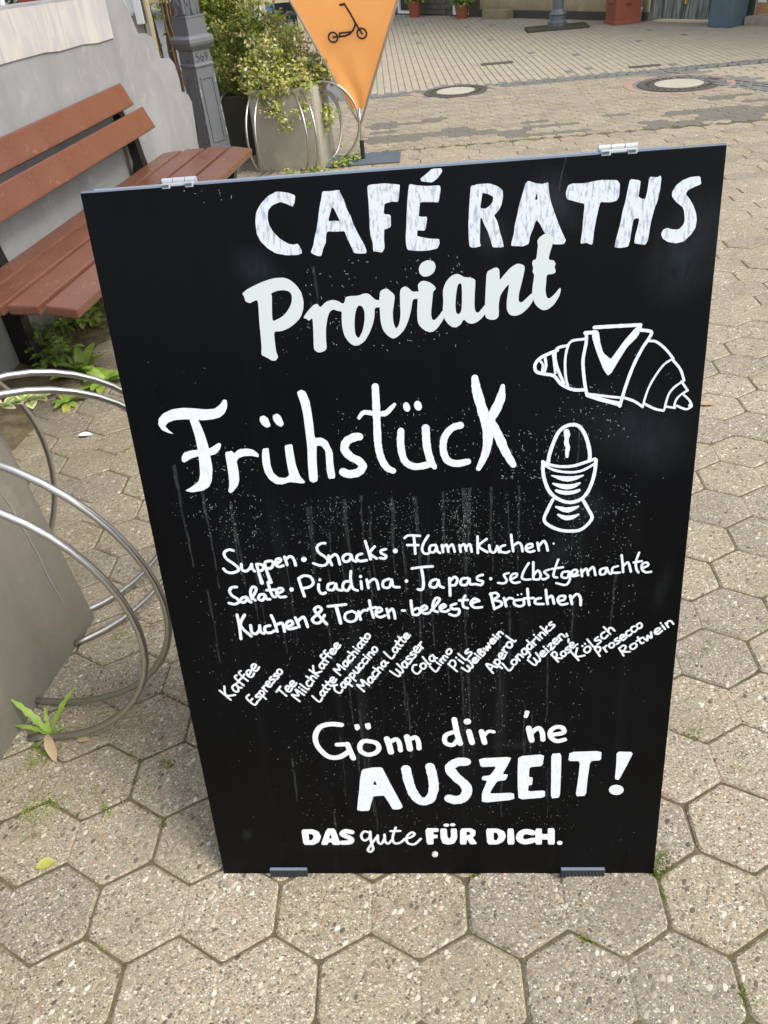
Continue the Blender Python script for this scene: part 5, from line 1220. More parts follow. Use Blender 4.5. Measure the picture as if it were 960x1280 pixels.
near = planter('planter', [(-1.50, -0.16), (-1.025, -0.16), (-0.895, 0.705), (-1.44, 0.79)], 0.655, 0.045, 'planter', 'tall grey concrete planter with bicycle hoops, cut by the left edge of the photo')
m = MB(); b_ = near.location; m.tube([Vector(p) - Vector(b_) for p in ((-.9185, .588, .52), (-.916, .603, .45), (-.9155, .606, .41), (-.9125, .612, .304), (-.911, .610, .215), (-.9085, .617, .11))], [.0004, .0008, .0011, .0008, .0010, .0004], 5); m.build('scratch', 'coping', near)
def hoop(parent, foot, direc, R_, H, rad=0.0077, back=0.14):
    """round steel rod leaving the ground, bulging outwards and ending in the soil"""
    f = Vector(foot) - Vector(parent.location); d = Vector((*direc, 0)).normalized(); pts = [f - d * .03 + Vector((0, 0, .012))]
    for i in range(0, 25):
        a = -math.pi / 2 + math.pi * i / 24; pts.append(f + d * R_ * math.cos(a) + Vector((0, 0, H / 2 + .01 + H / 2 * math.sin(a))))
    top = pts[-1]
    pts += [top - d * back * .5 + Vector((0, 0, -.012)), top - d * back + Vector((0, 0, -.07))]
    m = MB(); m.tube(pts, rad, 12); o = m.build('hoop', 'steel', parent, True); return o
hoop(near, (-0.885, 0.308, 0), (1, -0.01), 0.325, 0.685); hoop(near, (-0.92, 0.411, 0), (1, -0.11), 0.40, 0.72)
hoop(near, (-0.888, 0.609, 0), (.824, .567), 0.368, 0.70); hoop(near, (-0.922, 0.713, 0), (.82, .57), 0.351, 0.69)
hoop(near, (-1.17, 0.765, 0), (.45, .89), 0.285, 0.70)
# variegated sprig hanging over the rim
sp = empty('euonymus_sprig', (-1.05, 0.62, 0.62)); m = MB(); st = MB(); rs = random.Random(8)
tipw = [Vector((-1.08, .54, .62)), Vector((-1.0, .57, .675)), Vector((-.93, .62, .680)), Vector((-.865, .66, .668)), Vector((-.805, .70, .66))]
b0 = Vector(sp.location); st.tube([v - b0 for v in tipw], [.003, .003, .0025, .002, .0015], 6)
path = catmull([tuple(v) for v in tipw], 8)
for i, p in enumerate(path[::1]):
    for k in range(2):
        a = i * 1.9 + k * 3.14; d = Vector((math.cos(a) * .8 + .25, math.sin(a) * .8 + .1, rs.uniform(.1, .7))); L = rs.uniform(.026, .04); p0 = Vector(p) - b0
        leaf_strip(m, p0, d, (0, 0, 1), L, L * .62, 0, .5, fold=.15, n=5); leaf_strip(m, p0 + Vector((0, 0, .0012)) + d.normalized() * L * .08, d, (0, 0, 1), L * .80, L * .30, 1, .45, fold=.15, n=4)
m.build('leaf_cluster', ['leaf_cream', 'leaf_bright'], sp); st.build('stem', 'leaf_mid', sp)
tag(sp, 'green and cream variegated sprig hanging over the rim of the near planter', 'plant')
m_ = shrub('euonymus_shrub', 'variegated euonymus shrub filling the near planter, mostly beyond the left edge', 'shrub', [((-1.24, .28, .80), (.22, .36, .14)), ((-1.22, .02, .80), (.2, .2, .12))], ['leaf_mid', 'leaf_bright', 'leaf_cream'], (.35, .3, .35), .035, 1300, [(-1.22, .3, .60)], 31)

# ------------------------------------------------------------------ bench
bench = empty('park_bench', (-1.35, 2.8, 0), math.radians(-5.6)); tag(bench, 'red brown slatted park bench on black iron legs along the grey wall', 'bench')
binv = (Matrix.Translation(bench.location) @ Matrix.Rotation(math.radians(-5.6), 4, 'Z')).inverted()
bx = lambda x, y, z: binv @ Vector((x, y, z))
# local: +x towards the walkway, y along the bench
def slat(x, z, w_, t, y0, y1, pitch, name):
    m = MB(); m.box((-w_ / 2, y0, -t / 2), (w_ / 2, y1, t / 2), bev=.008); o = m.build(name, 'bench_wood', bench); o.location = (x, 0, z); o.rotation_euler = (0, pitch, 0); return o
Y0, Y1 = -1.09, 1.08
for i, (x, z, tilt) in enumerate([(.240, .449, .16), (.103, .458, .05), (-.034, .455, -.03), (-.168, .446, -.07)]): slat(x, z, .115, .036, Y0, Y1 + .0, tilt, 'seat_slat')
for x, z, yy in ((-.232, .655, 1.0), (-.290, .782, .93)): slat(x, z, .115, .030, Y0 + .02, yy, math.radians(90 - 24), 'backrest_slat')
prof = [(.27, 0), (.27, .02), (.235, .05), (.215, .12), (.225, .25), (.262, .38), (.27, .42), (.20, .433), (.0, .437), (-.16, .425), (-.225, .44), (-.235, .50), (-.245, .60), (-.285, .70), (-.315, .79), (-.345, .79), (-.330, .69), (-.295, .60), (-.285, .48), (-.32, .38), (-.355, .25), (-.375, .12), (-.41, .04), (-.41, 0), (-.20, 0), (-.195, .02), (-.225, .06), (-.24, .14), (-.235, .24), (-.20, .34), (-.12, .385), (.03, .39), (.16, .38), (.205, .33), (.205, .20), (.195, .10), (.18, .04), (.18, 0)]
for y in (-.66, .80):
    m = MB(); m.prism(prof, .055, ((0, y, 0), (1, 0, 0), (0, 0, 1), (0, 1, 0))); o = m.build('side_frame', 'iron_black', bench)
# ------------------------------------------------------------------ grey wall
WA = Vector((-1.745, 2.0, 0)); WD = Vector((.09, 1, 0)).normalized(); WN = Vector((-1, .09, 0)).normalized()
garden = empty('garden_wall', WA); tag(garden, 'grey rendered wall behind the bench with weathered stone band and stepped scroll end', 'wall')
def s_of(y): return (y - 2.0) / WD.y
prof = [(s_of(-3.5), -.05), (s_of(4.74), -.05), (s_of(4.74), .33), (s_of(4.77), .48), (s_of(4.785), .56), (s_of(4.75), .61), (s_of(4.70), .635), (s_of(4.65), .645), (s_of(4.655), .72), (s_of(4.63), .80), (s_of(4.57), .842), (s_of(4.48), .852), (s_of(4.44), .85), (s_of(4.42), .90), (s_of(4.38), .97), (s_of(4.30), 1.0), (s_of(4.20), 1.0), (s_of(4.17), 1.06), (s_of(4.14), 1.13), (s_of(4.08), 1.19), (s_of(3.96), 1.215), (s_of(3.0), 1.245), (s_of(-3.5), 1.32)]
m = MB(); m.prism(prof, .24, ((0, 0, 0), WD, (0, 0, 1), WN)); m.build('wall_body', 'wall', garden)
m = MB(); ct = [(s_of(-3.5), 1.14), (s_of(1.5), 1.08)]
ct = [(s_of(-3.5), 1.14), (s_of(2.9), 1.065)] + [(s_of(3.0 + i * .13), 1.062 - i * .0055 + .004 * math.sin(i * 2.1)) for i in range(7)] + [(s_of(3.86), 1.03), (s_of(3.87), 1.208), (s_of(3.0), 1.236), (s_of(-3.5), 1.312)]
m.prism(ct, -.007, ((0, 0, 0), WD, (0, 0, 1), WN)); m.build('stone_band', 'coping', garden)
# ------------------------------------------------------------------ cast-iron lamp post (front) and its twin on the square
lamp = empty('street_lamp', (-1.535, 5.25, 0), math.radians(0)); tag(lamp, 'grey ornate cast iron lamp post numbered 569 beside the bench', 'street lamp')
RL = math.radians(-38); LS = .87
m = MB()
m.lathe([(.135, 0), (.135, .10), (.12, .12), (.112, .15), (.100, .20), (.0875, .68), (.0875, .70)], sq=True, rot=RL)
m.lathe([(.088, .70), (.092, .706), (.095, .715), (.092, .722), (.084, .728), (.083, .80), (.090, .806), (.098, .815), (.114, .835), (.119, .850), (.117, .872), (.105, .884), (.090, .892), (.088, .985), (.091, .99), (.091, 1.0)], sq=True, rot=RL)
for i_, v_ in enumerate(m.v): m.v[i_] = (v_[0] * LS, v_[1] * LS, v_[2])
base = m.build('base', 'lamp', lamp)
m = MB(); m.lathe([(.070, 1.0), (.072, 1.01), (.080, 1.05), (.075, 1.2), (.070, 1.45), (.085, 1.47), (.085, 1.50), (.06, 1.53), (.055, 2.0), (.045, 3.0), (.06, 3.02), (.06, 3.06), (.03, 3.1), (.03, 3.15)], seg=24)
autosmooth(m.build('column', 'lamp', lamp), 35)
# recessed panels on each face, with raised frames
def facept(k, a, z, off=0.0):
    """point on face k of the tapered pedestal: a across, z up, off outwards"""
    ang = RL + math.pi / 2 * k + math.pi / 2; hw = (.100 - (.0125) * (z - .20) / .48) * LS
    nrm = Vector((math.cos(ang), math.sin(ang), 0)); tn = Vector((-nrm.y, nrm.x, 0)); return nrm * (hw + off) + tn * a + Vector((0, 0, z))
for k in range(4):
    m = MB(); w_ = .056; fr = .012
    for a0, a1, z0, z1 in ((-w_, -w_ + fr, .24, .65), (w_ - fr, w_, .24, .65), (-w_ + fr, w_ - fr, .636, .65), (-w_ + fr, w_ - fr, .24, .254)):
        vs = [facept(k, a, z, o_) for o_ in (-.002, .006) for a, z in ((a0, z0), (a1, z0), (a1, z1), (a0, z1))]
        m.add(vs, [(4, 5, 6, 7), (0, 1, 5, 4), (1, 2, 6, 5), (2, 3, 7, 6), (3, 0, 4, 7)])
    m.build('panel_frame', 'lamp', lamp)
m = MB(); rw = random.Random(2)      # worn bare spots down the edge between the two visible faces
cA = (facept(3, .0, .5) - facept(3, 0, .5)).length
for i in range(26):
    z = rw.uniform(.22, .66); k = rw.choice((0, 1, 2, 3)); a = rw.choice((-1, 1)) * ((.100 - .0125 * (z - .2) / .48) * LS - rw.uniform(.002, .008)); h = rw.uniform(.006, .03); b = rw.uniform(.002, .004)
    vs = [facept(k, a + q * b * (1 if j else .6), z + t * h, .0009) for j, (q, t) in enumerate(((-1, -1), (1, -.7), (1, 1), (-1, .8)))]; m.add(vs, [(0, 1, 2, 3)])
m.build('paint_wear', 'lamp_wear', lamp)
DIG = {'5': [[(.85, 1.9), (.2, 1.9), (.15, 1.1), (.6, 1.15), (.9, .8), (.8, .2), (.4, 0), (.1, .15)]], '6': [[(.8, 1.85), (.35, 1.6), (.1, .8), (.2, .15), (.5, 0), (.85, .25), (.85, .8), (.5, 1.05), (.15, .8)]], '9': [[(.2, .1), (.65, .35), (.9, 1.1), (.8, 1.75), (.5, 1.9), (.15, 1.65), (.15, 1.1), (.5, .9), (.85, 1.1)]]}
m = MB(); ang = RL + math.pi / 2 * 0 + math.pi / 2 * 0; 
best = max(range(4), key=lambda k: Vector((math.cos(RL + math.pi / 2 * k), math.sin(RL + math.pi / 2 * k), 0)).dot(Vector((.45, -.9, 0))))
ang = RL + math.pi / 2 * best; nrm = Vector((math.cos(ang), math.sin(ang), 0)); tn = Vector((-nrm.y, nrm.x, 0))
for i, ch in enumerate('569'):
    for stq in DIG[ch]:
        pts = [nrm * .0735 + tn * (-.052 + i * .036 + x * .027) + Vector((0, 0, .742 + y * .0235)) for x, y in [q[:2] for q in catmull([(a, b) for a, b in stq], 3)]]
        m.tube(pts, .0036, 5)
m.build('number', 'lamp_number', lamp)
m = MB(); a2 = RL + math.pi / 2 * ((best + 3) % 4); n2 = Vector((math.cos(a2), math.sin(a2), 0)); m.tube([n2 * .072 + Vector((0, 0, .755)), n2 * .088 + Vector((0, 0, .755))], [.012, .008], 10); m.build('lock_bolt', 'lamp', lamp)
m = MB()
for k in range(8):                        # acanthus leaves round the foot of the column
    a = k * math.pi / 4; n_ = Vector((math.cos(a), math.sin(a), 0)); t_ = Vector((-n_.y, n_.x, 0)); p0 = n_ * .092 + Vector((0, 0, 1.03))
    pts = [n_ * .076 + Vector((0, 0, 1.01)), n_ * .074 + Vector((0, 0, 1.10)), n_ * .082 + Vector((0, 0, 1.18)), n_ * .080 + Vector((0, 0, 1.24))]
    m.tube(catmull([tuple(p) for p in pts], 4), [.012, .014, .016, .018, .019, .019, .018, .016, .015, .013, .011, .009, .006], 6)
    for s_ in (-1, 1): m.tube(catmull([tuple(p) for p in (n_ * .074 + t_ * s_ * .006 + Vector((0, 0, 1.04)), n_ * .076 + t_ * s_ * .026 + Vector((0, 0, 1.075)), n_ * .074 + t_ * s_ * .018 + Vector((0, 0, 1.12)))], 4), .0075, 5)
autosmooth(m.build('acanthus_ornament', 'lamp', lamp), 60)
m = MB(); m.lathe([(.03, 3.15), (.11, 3.2), (.11, 3.22), (.17, 3.55), (.19, 3.56), (.12, 3.68), (.03, 3.74), (.02, 3.82)], seg=6); m.build('lantern', 'lamp', lamp)

lamp2 = empty('street_lamp', (1.80, 11.75, 0)); tag(lamp2, 'distant grey lamp post on a small mossy slab in front of the facade', 'street lamp')
m = MB(); m.lathe([(.13, .03), (.13, .08), (.11, .10), (.11, .15), (.12, .17), (.095, .20), (.075, .23), (.08, .5), (.09, .52), (.065, .55), (.06, 2.0), (.045, 3.2), (.07, 3.25), (.02, 3.3)], seg=12); m.build('column', 'lamp', lamp2)
m = MB(); m.box((-.42, -.22, -.005), (.40, .2, .03), bev=.008); m.build('slab', 'planter_dark', lamp2)
# ------------------------------------------------------------------ far planters and shrubs
farp = planter('planter', [(-1.235, 5.22), (-0.74, 5.17), (-0.70, 5.66), (-1.19, 5.71)], .53, .035, 'planter_far', 'pale concrete planter with bicycle hoops behind the right end of the bench')
for x in (-1.175, -1.115): hoop(farp, (x, 5.225, 0), (-.15, -1), .27, .50, .0075)
for x in (-.905, -.84): hoop(farp, (x, 5.19, 0), (.42, -1), .27, .50, .0075)
for y in (5.40, 5.48): hoop(farp, (-.72, y, 0), (.45, .9), .20, .44, .0075)
hoop(farp, (-.72, 5.33, 0), (1, -.05), .25, .53, .0085)
shrub('euonymus_shrub', 'trailing variegated euonymus in the pale planter, spilling over its front', 'shrub', [((-.97, 5.40, .60), (.33, .28, .15)), ((-.97, 5.20, .53), (.27, .07, .07)), ((-1.02, 5.42, .74), (.24, .2, .13)), ((-.75, 5.45, .58), (.15, .2, .10)), ((-1.03, 5.17, .44), (.13, .06, .10)), ((-.99, 5.14, .34), (.07, .035, .10)), ((-.84, 5.15, .40), (.04, .03, .12)), ((-.69, 5.35, .36), (.05, .08, .16))], ['leaf_mid', 'leaf_bright', 'leaf_yellow', 'leaf_cream', 'leaf_rust'], (.10, .22, .30, .32, .06), .030, 6400, [(-.97, 5.42, .45)], 5, 'euonymus shrubs in planters')
shrub('euonymus_shrub', 'tall yellow green euonymus shrub behind the lamp post', 'shrub', [((-1.40, 6.0, .62), (.30, .28, .26)), ((-1.30, 5.9, .86), (.30, .25, .18)), ((-1.62, 5.95, 1.02), (.24, .24, .24)), ((-1.42, 5.9, 1.10), (.2, .2, .2)), ((-1.12, 5.95, .76), (.22, .2, .15)), ((-1.55, 6.0, .40), (.2, .2, .16)), ((-1.35, 6.15, 1.12), (.22, .2, .16))], ['leaf_dark', 'leaf_mid', 'leaf_bright', 'leaf_yellow', 'leaf_cream', 'leaf_rust'], (.08, .16, .28, .30, .12, .06), .034, 9500, [(-1.40, 6.0, .30)], 6, 'euonymus shrubs in planters')
planter('planter', [(-1.86, 5.80), (-1.16, 5.76), (-1.12, 6.40), (-1.84, 6.44)], .42, .03, 'planter_dark', 'dark mossy concrete planter between the lamp post and the pale planter')
dkp = [o for o in COL.objects if o.name.startswith('planter') and o.get('label', '').startswith('dark mossy')][0]
for x in (-1.55, -1.50): hoop(dkp, (x, 5.80, 0), (-.3, -1), .20, .44, .0085)
shrub('bush', 'light green leafy bush behind the street lamp', 'shrub', [((-1.62, 6.45, 1.15), (.30, .20, .28)), ((-1.35, 6.45, 1.2), (.22, .2, .2)), ((-1.70, 6.6, .6), (.25, .15, .22))], ['leaf_mid', 'leaf_bright', 'leaf_yellow'], (.2, .55, .25), .045, 3200, [(-1.70, 6.6, 0)], 9)
# bare climbing stems left of the lamp
cl = empty('climbing_shrub', (-1.80, 5.62, 0)); rc = random.Random(12); m = MB()
for i in range(26):
    x = rc.uniform(-.11, .13); y = rc.uniform(-.05, .2); pts = [(x, y, 0)]; 
    for j in range(7): pts.append((pts[-1][0] + rc.uniform(-.03, .025), pts[-1][1] + rc.uniform(-.03, .03), pts[-1][2] + .19))
    r0 = rc.uniform(.004, .013); m.tube(catmull(pts, 3), r0, 6)
m.build('stems', 'bark', cl); m = MB()
for i in range(150): quick_leaf(m, Vector((rc.uniform(-.12, .18), rc.uniform(-.05, .2), rc.choice((rc.uniform(.95, 1.25), rc.uniform(.4, 1.1))))), rc, .045, rc.choice((0, 1, 1, 2)))
m.build('foliage', ['leaf_mid', 'leaf_bright', 'leaf_yellow'], cl); tag(cl, 'climbing shrub with many bare brown stems between the wall end and the lamp post', 'shrub')
# ------------------------------------------------------------------ pennant stand
pen = empty('banner_stand', (-.468, 5.36, 0)); tag(pen, 'orange inverted pyramid banner with a scooter symbol on a flat grey base', 'banner stand')
m = MB(); m.box((-.26, -.16, 0.001), (.275, .155, .012), bev=.002); m.build('base_plate', 'plate', pen)
m = MB(); m.tube([(0, 0, .01), (.0, 0, .135)], .016, 12); m.build('sleeve', 'black', pen)
m = MB(); m.tube([(0, 0, .12), (0.0, 0, .24)], .008, 8)
zb, zt = .345, 1.62
def tri(z):
    h = (z - .24) / (1.0 - .24); cx = -.012 * h; 
    return [Vector((cx - .352 * h, -.10 * h, z)), Vector((cx + .352 * h, -.10 * h, z)), Vector((cx, .40 * h, z))]
for i in range(3): m.tube([(0, 0, .235), tri(zt)[i] * .985 + Vector((0, 0, 0.02))], .008, 8)
m.build('rods', 'steel', pen)
m = MB(); nz, na = 26, 14; rb = random.Random(1)
vs = []
for i in range(nz + 1):
    z = zb + (zt - zb) * (i / nz) ** 1.3; T3 = tri(z); 
    for e_ in range(3):
        a, b = T3[e_] * 1.02, T3[(e_ + 1) % 3] * 1.02; nn = Vector((b - a).yxz); nn = Vector(((b - a).y, -(b - a).x, 0)).normalized()
        for j in range(na):
            t = j / na; p = a.lerp(b, t); p.z = z
            wv = .012 * noise.noise(Vector((t * 3 + e_ * 7, z * 3, 0))) + .005 * math.sin(18 * z + 7 * t) * (1 if z < .55 else .25) * math.sin(math.pi * t)
            vs.append(p - nn * (.014 * math.sin(math.pi * t) * (z - .2)) + nn * wv * math.sin(math.pi * t))
nr = 3 * na
fs = [(i * nr + k, i * nr + (k + 1) % nr, (i + 1) * nr + (k + 1) % nr, (i + 1) * nr + k) for i in range(nz) for k in range(nr)] + [tuple(nz * nr + k for k in range(nr))]
m.add(vs, fs); autosmooth(m.build('cloth', 'banner', pen), 50)
# scooter pictogram, laid on the front face (x across, z up; local to the stand)
def onface(x, z):
    T3 = tri(z); return Vector((x, T3[0].y * 1.02 - .013, z))
m = MB(); 
def icon(pts, w_):
    pts = [tuple(p) for p in pts]
    for i in range(len(pts) - 1):
        a, b = pts[i], pts[i + 1]; d = Vector((b[0] - a[0], b[1] - a[1])); 
        if d.length < 1e-6: continue
        d.normalize(); s = Vector((-d.y, d.x)) * w_ / 2; e_ = d * w_ * .35
        q = [(a[0] - s.x - e_.x, a[1] - s.y - e_.y), (b[0] - s.x + e_.x, b[1] - s.y + e_.y), (b[0] + s.x + e_.x, b[1] + s.y + e_.y), (a[0] + s.x - e_.x, a[1] + s.y - e_.y)]
        m.add([onface(x, z) + Vector((0, -.0004 * (i % 2), 0)) for x, z in q], [(0, 1, 2, 3)])
ICON = lambda X, Y: (-.030 + (X - 470) * .00080, .794 - (Y - 328) * .00060 + (X - 470) * -.00004)
ring_ = lambda cx, cy, r: [ICON(cx + r * math.cos(t * math.pi / 10), cy + r * 1.25 * math.sin(t * math.pi / 10)) for t in range(21)]
icon(ring_(357, 328, 38), .011); icon(ring_(600, 300, 39), .011)
icon([ICON(*p) for p in ((445, 25), (482, 18))], .014); icon([ICON(*p) for p in ((480, 18), (520, 105), (552, 190), (575, 245), (602, 303))], .012)
icon([ICON(*p) for p in ((357, 327), (415, 322), (460, 318), (500, 300), (530, 265), (550, 225), (553, 190))], .012); icon([ICON(*p) for p in ((412, 320), (415, 290), (520, 280))], .011)
m.build('scooter_symbol', 'banner_black', pen)

# ------------------------------------------------------------------ weeds, moss, litter
def rosette(name, loc, label, n, L, W_, mats, seed, lift=.5, lobes=0, group=None, cat='weed', dirs=None):
    r = random.Random(seed); e = empty(name, loc); 
    for i in range(n):
        m = MB(); a = (dirs[i][0] if dirs else i * 2.4 + r.uniform(-.3, .3)); el = dirs[i][1] if dirs else r.uniform(.25, 1.1) * lift; LL = (dirs[i][2] if dirs else L * r.uniform(.65, 1.1))
        d = Vector((math.cos(a) * math.cos(el), math.sin(a) * math.cos(el), math.sin(el)))
        leaf_strip(m, (0, 0, .004), d, (0, 0, 1), LL, W_ * LL / L, 0, r.uniform(.5, 1.2), lobes=lobes, n=10, fold=.22, shape=lambda t: .22 + .78 * math.sin(math.pi * min(1, t * .8 + .12)) ** 1.2 if t < .97 else .15)
        m.build('leaf', r.choice(mats), e, True)
    return tag(e, label, cat, group)
rosette('dandelion', (-.868, .318, 0), 'bright green weed with upright leaves beside the near planter', 7, .16, .024, ['leaf_bright'], 3, lobes=1, dirs=[(2.7, 1.1, .125), (1.0, 1.05, .12), (-.1, .45, .075), (3.0, .75, .09), (4.2, .5, .04), (.5, .5, .05), (1.9, 1.3, .07)])
rosette('dandelion', (-1.44, 2.12, 0), 'large leafy dandelion in the dirt at the board edge below the bench', 16, .15, .060, ['leaf_bright', 'leaf_mid'], 4, 1.25, 0)
rosette('dandelion', (-1.32, 2.02, 0), 'smaller dandelion rosette half hidden by the board edge', 13, .13, .055, ['leaf_bright'], 5, 1.1, 0)
rosette('dandelion', (-1.42, 1.88, 0), 'low dandelion between the two steel hoops and the bench foot', 10, .09, .035, ['leaf_bright', 'leaf_yellow'], 6, .8, 0)
rosette('broadleaf_weed', (-1.66, 4.45, .02), 'broad green leaves showing above the seat beside the scroll wall', 6, .26, .09, ['leaf_bright'], 7, 1.3)
rosette('broadleaf_weed', (-1.42, 3.62, .0), 'pointed green leaf standing behind the bench backrest support', 4, .34, .10, ['leaf_bright'], 8, 1.4)
def patch(name, label, spots, n, size, mats, seed, flowers=0, h=.10, kindstuff=False, cat='weed'):
    r = random.Random(seed); e = empty(name, (spots[0][0], spots[0][1], 0)); b0 = Vector(e.location); m = MB(); st = MB(); fl = MB()
    for i in range(n):
        sx, sy, rad = r.choice(spots); a = r.uniform(0, 6.28); q = rad * math.sqrt(r.random()); p = Vector((sx + q * math.cos(a), sy + q * math.sin(a), 0)) - b0; hh = h * r.uniform(.3, 1.1); top = p + Vector((r.uniform(-.02, .02), r.uniform(-.02, .02), hh))
        st.tube([p, top], .0012, 3, caps=False)
        for k in range(4):
            aa = r.uniform(0, 6.28); leaf_strip(m, p.lerp(top, r.uniform(.4, 1)), (math.cos(aa), math.sin(aa), r.uniform(0, .7)), (0, 0, 1), size * r.uniform(.6, 1.2), size * .65, r.randrange(len(mats)), .6, n=3)
        if r.random() < flowers:
            for k in range(4): aa = k * 1.57 + r.random(); leaf_strip(fl, top + Vector((0, 0, .006)), (math.cos(aa), math.sin(aa), .5), (0, 0, 1), .010, .009, 0, .3, n=2)
    m.build('leaf_mass', mats, e); st.build('stems', 'stem', e)
    if fl.v: fl.build('flowers', 'petal', e)
    return tag(e, label, cat)
patch('nettle_patch', 'low leafy weeds with tiny white flowers along the foot of the grey wall', [(-1.66, 2.35, .10), (-1.62, 2.55, .12), (-1.64, 2.75, .08), (-1.58, 2.2, .08), (-1.56, 3.0, .08), (-1.55, 3.15, .08)], 190, .046, ['leaf_mid', 'leaf_bright', 'leaf_bright'], 14, .16, .15)
patch('weed_tuft', 'yellowish weed tufts under the far planter edge beside the hoops', [(-.80, 5.08, .08), (-.62, 5.2, .06), (-.95, 5.05, .07), (-.55, 5.35, .08)], 60, .03, ['leaf_bright', 'leaf_yellow'], 15, 0, .06)
tall = MB(); tall.tube(catmull([(0, 0, 0), (-.02, .02, .15), (-.01, .03, .30), (-.03, .05, .42)], 4), .0022, 5)
for i in range(5): tall.tube([(-.012, .025, .2 + i * .03), (-.012 + .03 * math.cos(i * 2), .025 + .03 * math.sin(i * 2), .23 + i * .03)], .0012, 4)
t_ = tall.build('weed_stalk', 'stem'); t_.location = (-1.60, 2.55, 0); tag(t_, 'thin reddish weed stalk rising against the wall under the bench', 'weed')
mud = MB(); rmud = random.Random(17)       # earth heaped between wall and paving
for i in range(34):
    x0, x1 = -1.79 + .09 * (i * .1 - .3), -1.48 + .05 * math.sin(i * 1.3) + .09 * (i * .1 - .3); y = 1.5 + i * .1
    for j in range(9):
        t = j / 8; mud.v.append((x0 + (x1 - x0) * t + rmud.uniform(-.006, .006), y + rmud.uniform(-.01, .01), .045 * (1 - t) ** 1.3 + .010 * noise.noise(Vector((t * 4, y * 5, 0))) + (-.006 if j == 8 else .004)))
for i in range(33):
    for j in range(8): a = i * 9 + j; mud.f.append((a, a + 1, a + 10, a + 9)); mud.m.append(0)
MAT['mud'] = (lambda k: (k.col(k.mix(k.ramp(k.noise(k.pos, 16, 6, .7), [(.35, 0.0), (.65, 1.0)]), (.06, .048, .028), (.15, .125, .07))), k.bump(k.noise(k.pos, 80, 4), .7, .006), k.m)[2])(N('mossy_earth', .95, 0, .2))
tag(mud.build('earth_strip', 'mud', None, True), 'strip of dark mossy earth between the grey wall and the paving', 'earth', kind='stuff')
def joint_point(r, k, i):
    x = 0.4053 + k * HW + (0.0867 if r % 2 else 0); y = r * PITCH
    seg = [((0, -HE / 2), (0, HE / 2)), ((0, HE / 2), (HW / 2, HE / 2 + HZ)), ((HW / 2, HE / 2 + HZ), (HW, HE / 2))][i]
    t = rmo.random(); return lat(x + seg[0][0] * (1 - t) + seg[1][0] * t, y + seg[0][1] * (1 - t) + seg[1][1] * t)
rmo = random.Random(41); mo = MB()
def tuft(x, y, n, spread, h, mis=(0, 0, 1)):
    for _ in range(n):
        a = rmo.uniform(0, 6.28); q = spread * math.sqrt(rmo.random()); p = Vector((x + q * math.cos(a), y + q * math.sin(a), -.006)); d = Vector((rmo.gauss(0, .5), rmo.gauss(0, .5), 1)).normalized(); hh = h * rmo.uniform(.5, 1.3); s = d.orthogonal().normalized() * hh * .16
        b = rmo.uniform(0, 6.28); s = Vector((math.cos(b), math.sin(b), 0)) * hh * .18
        mo.add([p - s, p + s, p + d * hh], [(0, 1, 2)], rmo.choice(mis))
def joint_line(p0, p1, n, h=.009):
    for i in range(n):
        t = rmo.random(); tuft(p0[0] + (p1[0] - p0[0]) * t + rmo.uniform(-.004, .004), p0[1] + (p1[1] - p0[1]) * t + rmo.uniform(-.004, .004), 9, .007, h)
for _ in range(520):          # sprinkled through the joints, thicker on the left side
    r_ = rmo.randrange(-2, 30); k_ = rmo.randrange(-13, 8); i_ = rmo.randrange(3)
    if i_ == 0 and (k_ % 2): continue
    x, y = joint_point(r_, k_, i_)
    dens = 1.0 if x < -.5 else .16
    if rmo.random() < dens: tuft(x, y, 14, .009, .009 if x < -.5 else .006)
for r_, k_, i_, n in ((0, 0, 0, 26), (0, -1, 2, 30), (1, 0, 0, 0)):
    pass
for (x, y, n, s, h) in ((.412, .012, 160, .018, .010), (.40, -.012, 60, .012, .009), (.425, .026, 80, .016, .010), (.407, -.04, 70, .010, .009), (.08, -.012, 50, .011, .010), (.26, -.118, 60, .010, .010), (.46, -.11, 50, .010, .008),
                        (.50, -.20, 120, .014, .010), (-.215, -.115, 50, .012, .008), (-.83, .14, 220, .03, .012), (-.79, .165, 120, .03, .010), (-.56, .105, 60, .012, .010), (-.58, .24, 60, .012, .012), (-.87, .27, 200, .03, .014), (-.81, .10, 120, .03, .010), (.59, .50, 70, .014, .012),
                        (.55, .30, 70, .013, .011), (.60, .72, 60, .016, .012), (-.60, .18, 50, .012, .01), (-.70, .80, 90, .03, .014), (-.62, .95, 90, .03, .012), (-.75, 1.05, 90, .04, .012), (-.80, .62, 90, .02, .012)):
    tuft(x, y, int(n * 1.6), s * 1.25, h)
for p0, p1 in (((-.86, .13), (-.70, .19)), ((-.93, .20), (-.86, .27)), ((-.72, .17), (-.66, .12)), ((-.62, .55), (-.50, .62)), ((-.80, .95), (-.66, 1.02)), ((-.95, 1.25), (-.85, 1.35)), ((-1.1, 1.5), (-.95, 1.62)), ((.40, .0), (.43, .04)), ((.62, .50), (.66, .56)), ((.60, .20), (.64, .26))):
    joint_line(p0, p1, 26, .011)
joint_line((-.35, 5.58), (2.2, 5.66), 150, .014)
tag(mo.build('moss', ['leaf_moss', 'leaf_bright']), 'small moss and grass tufts growing in the paving joints', 'moss', kind='stuff')
li = MB(); rl = random.Random(55)
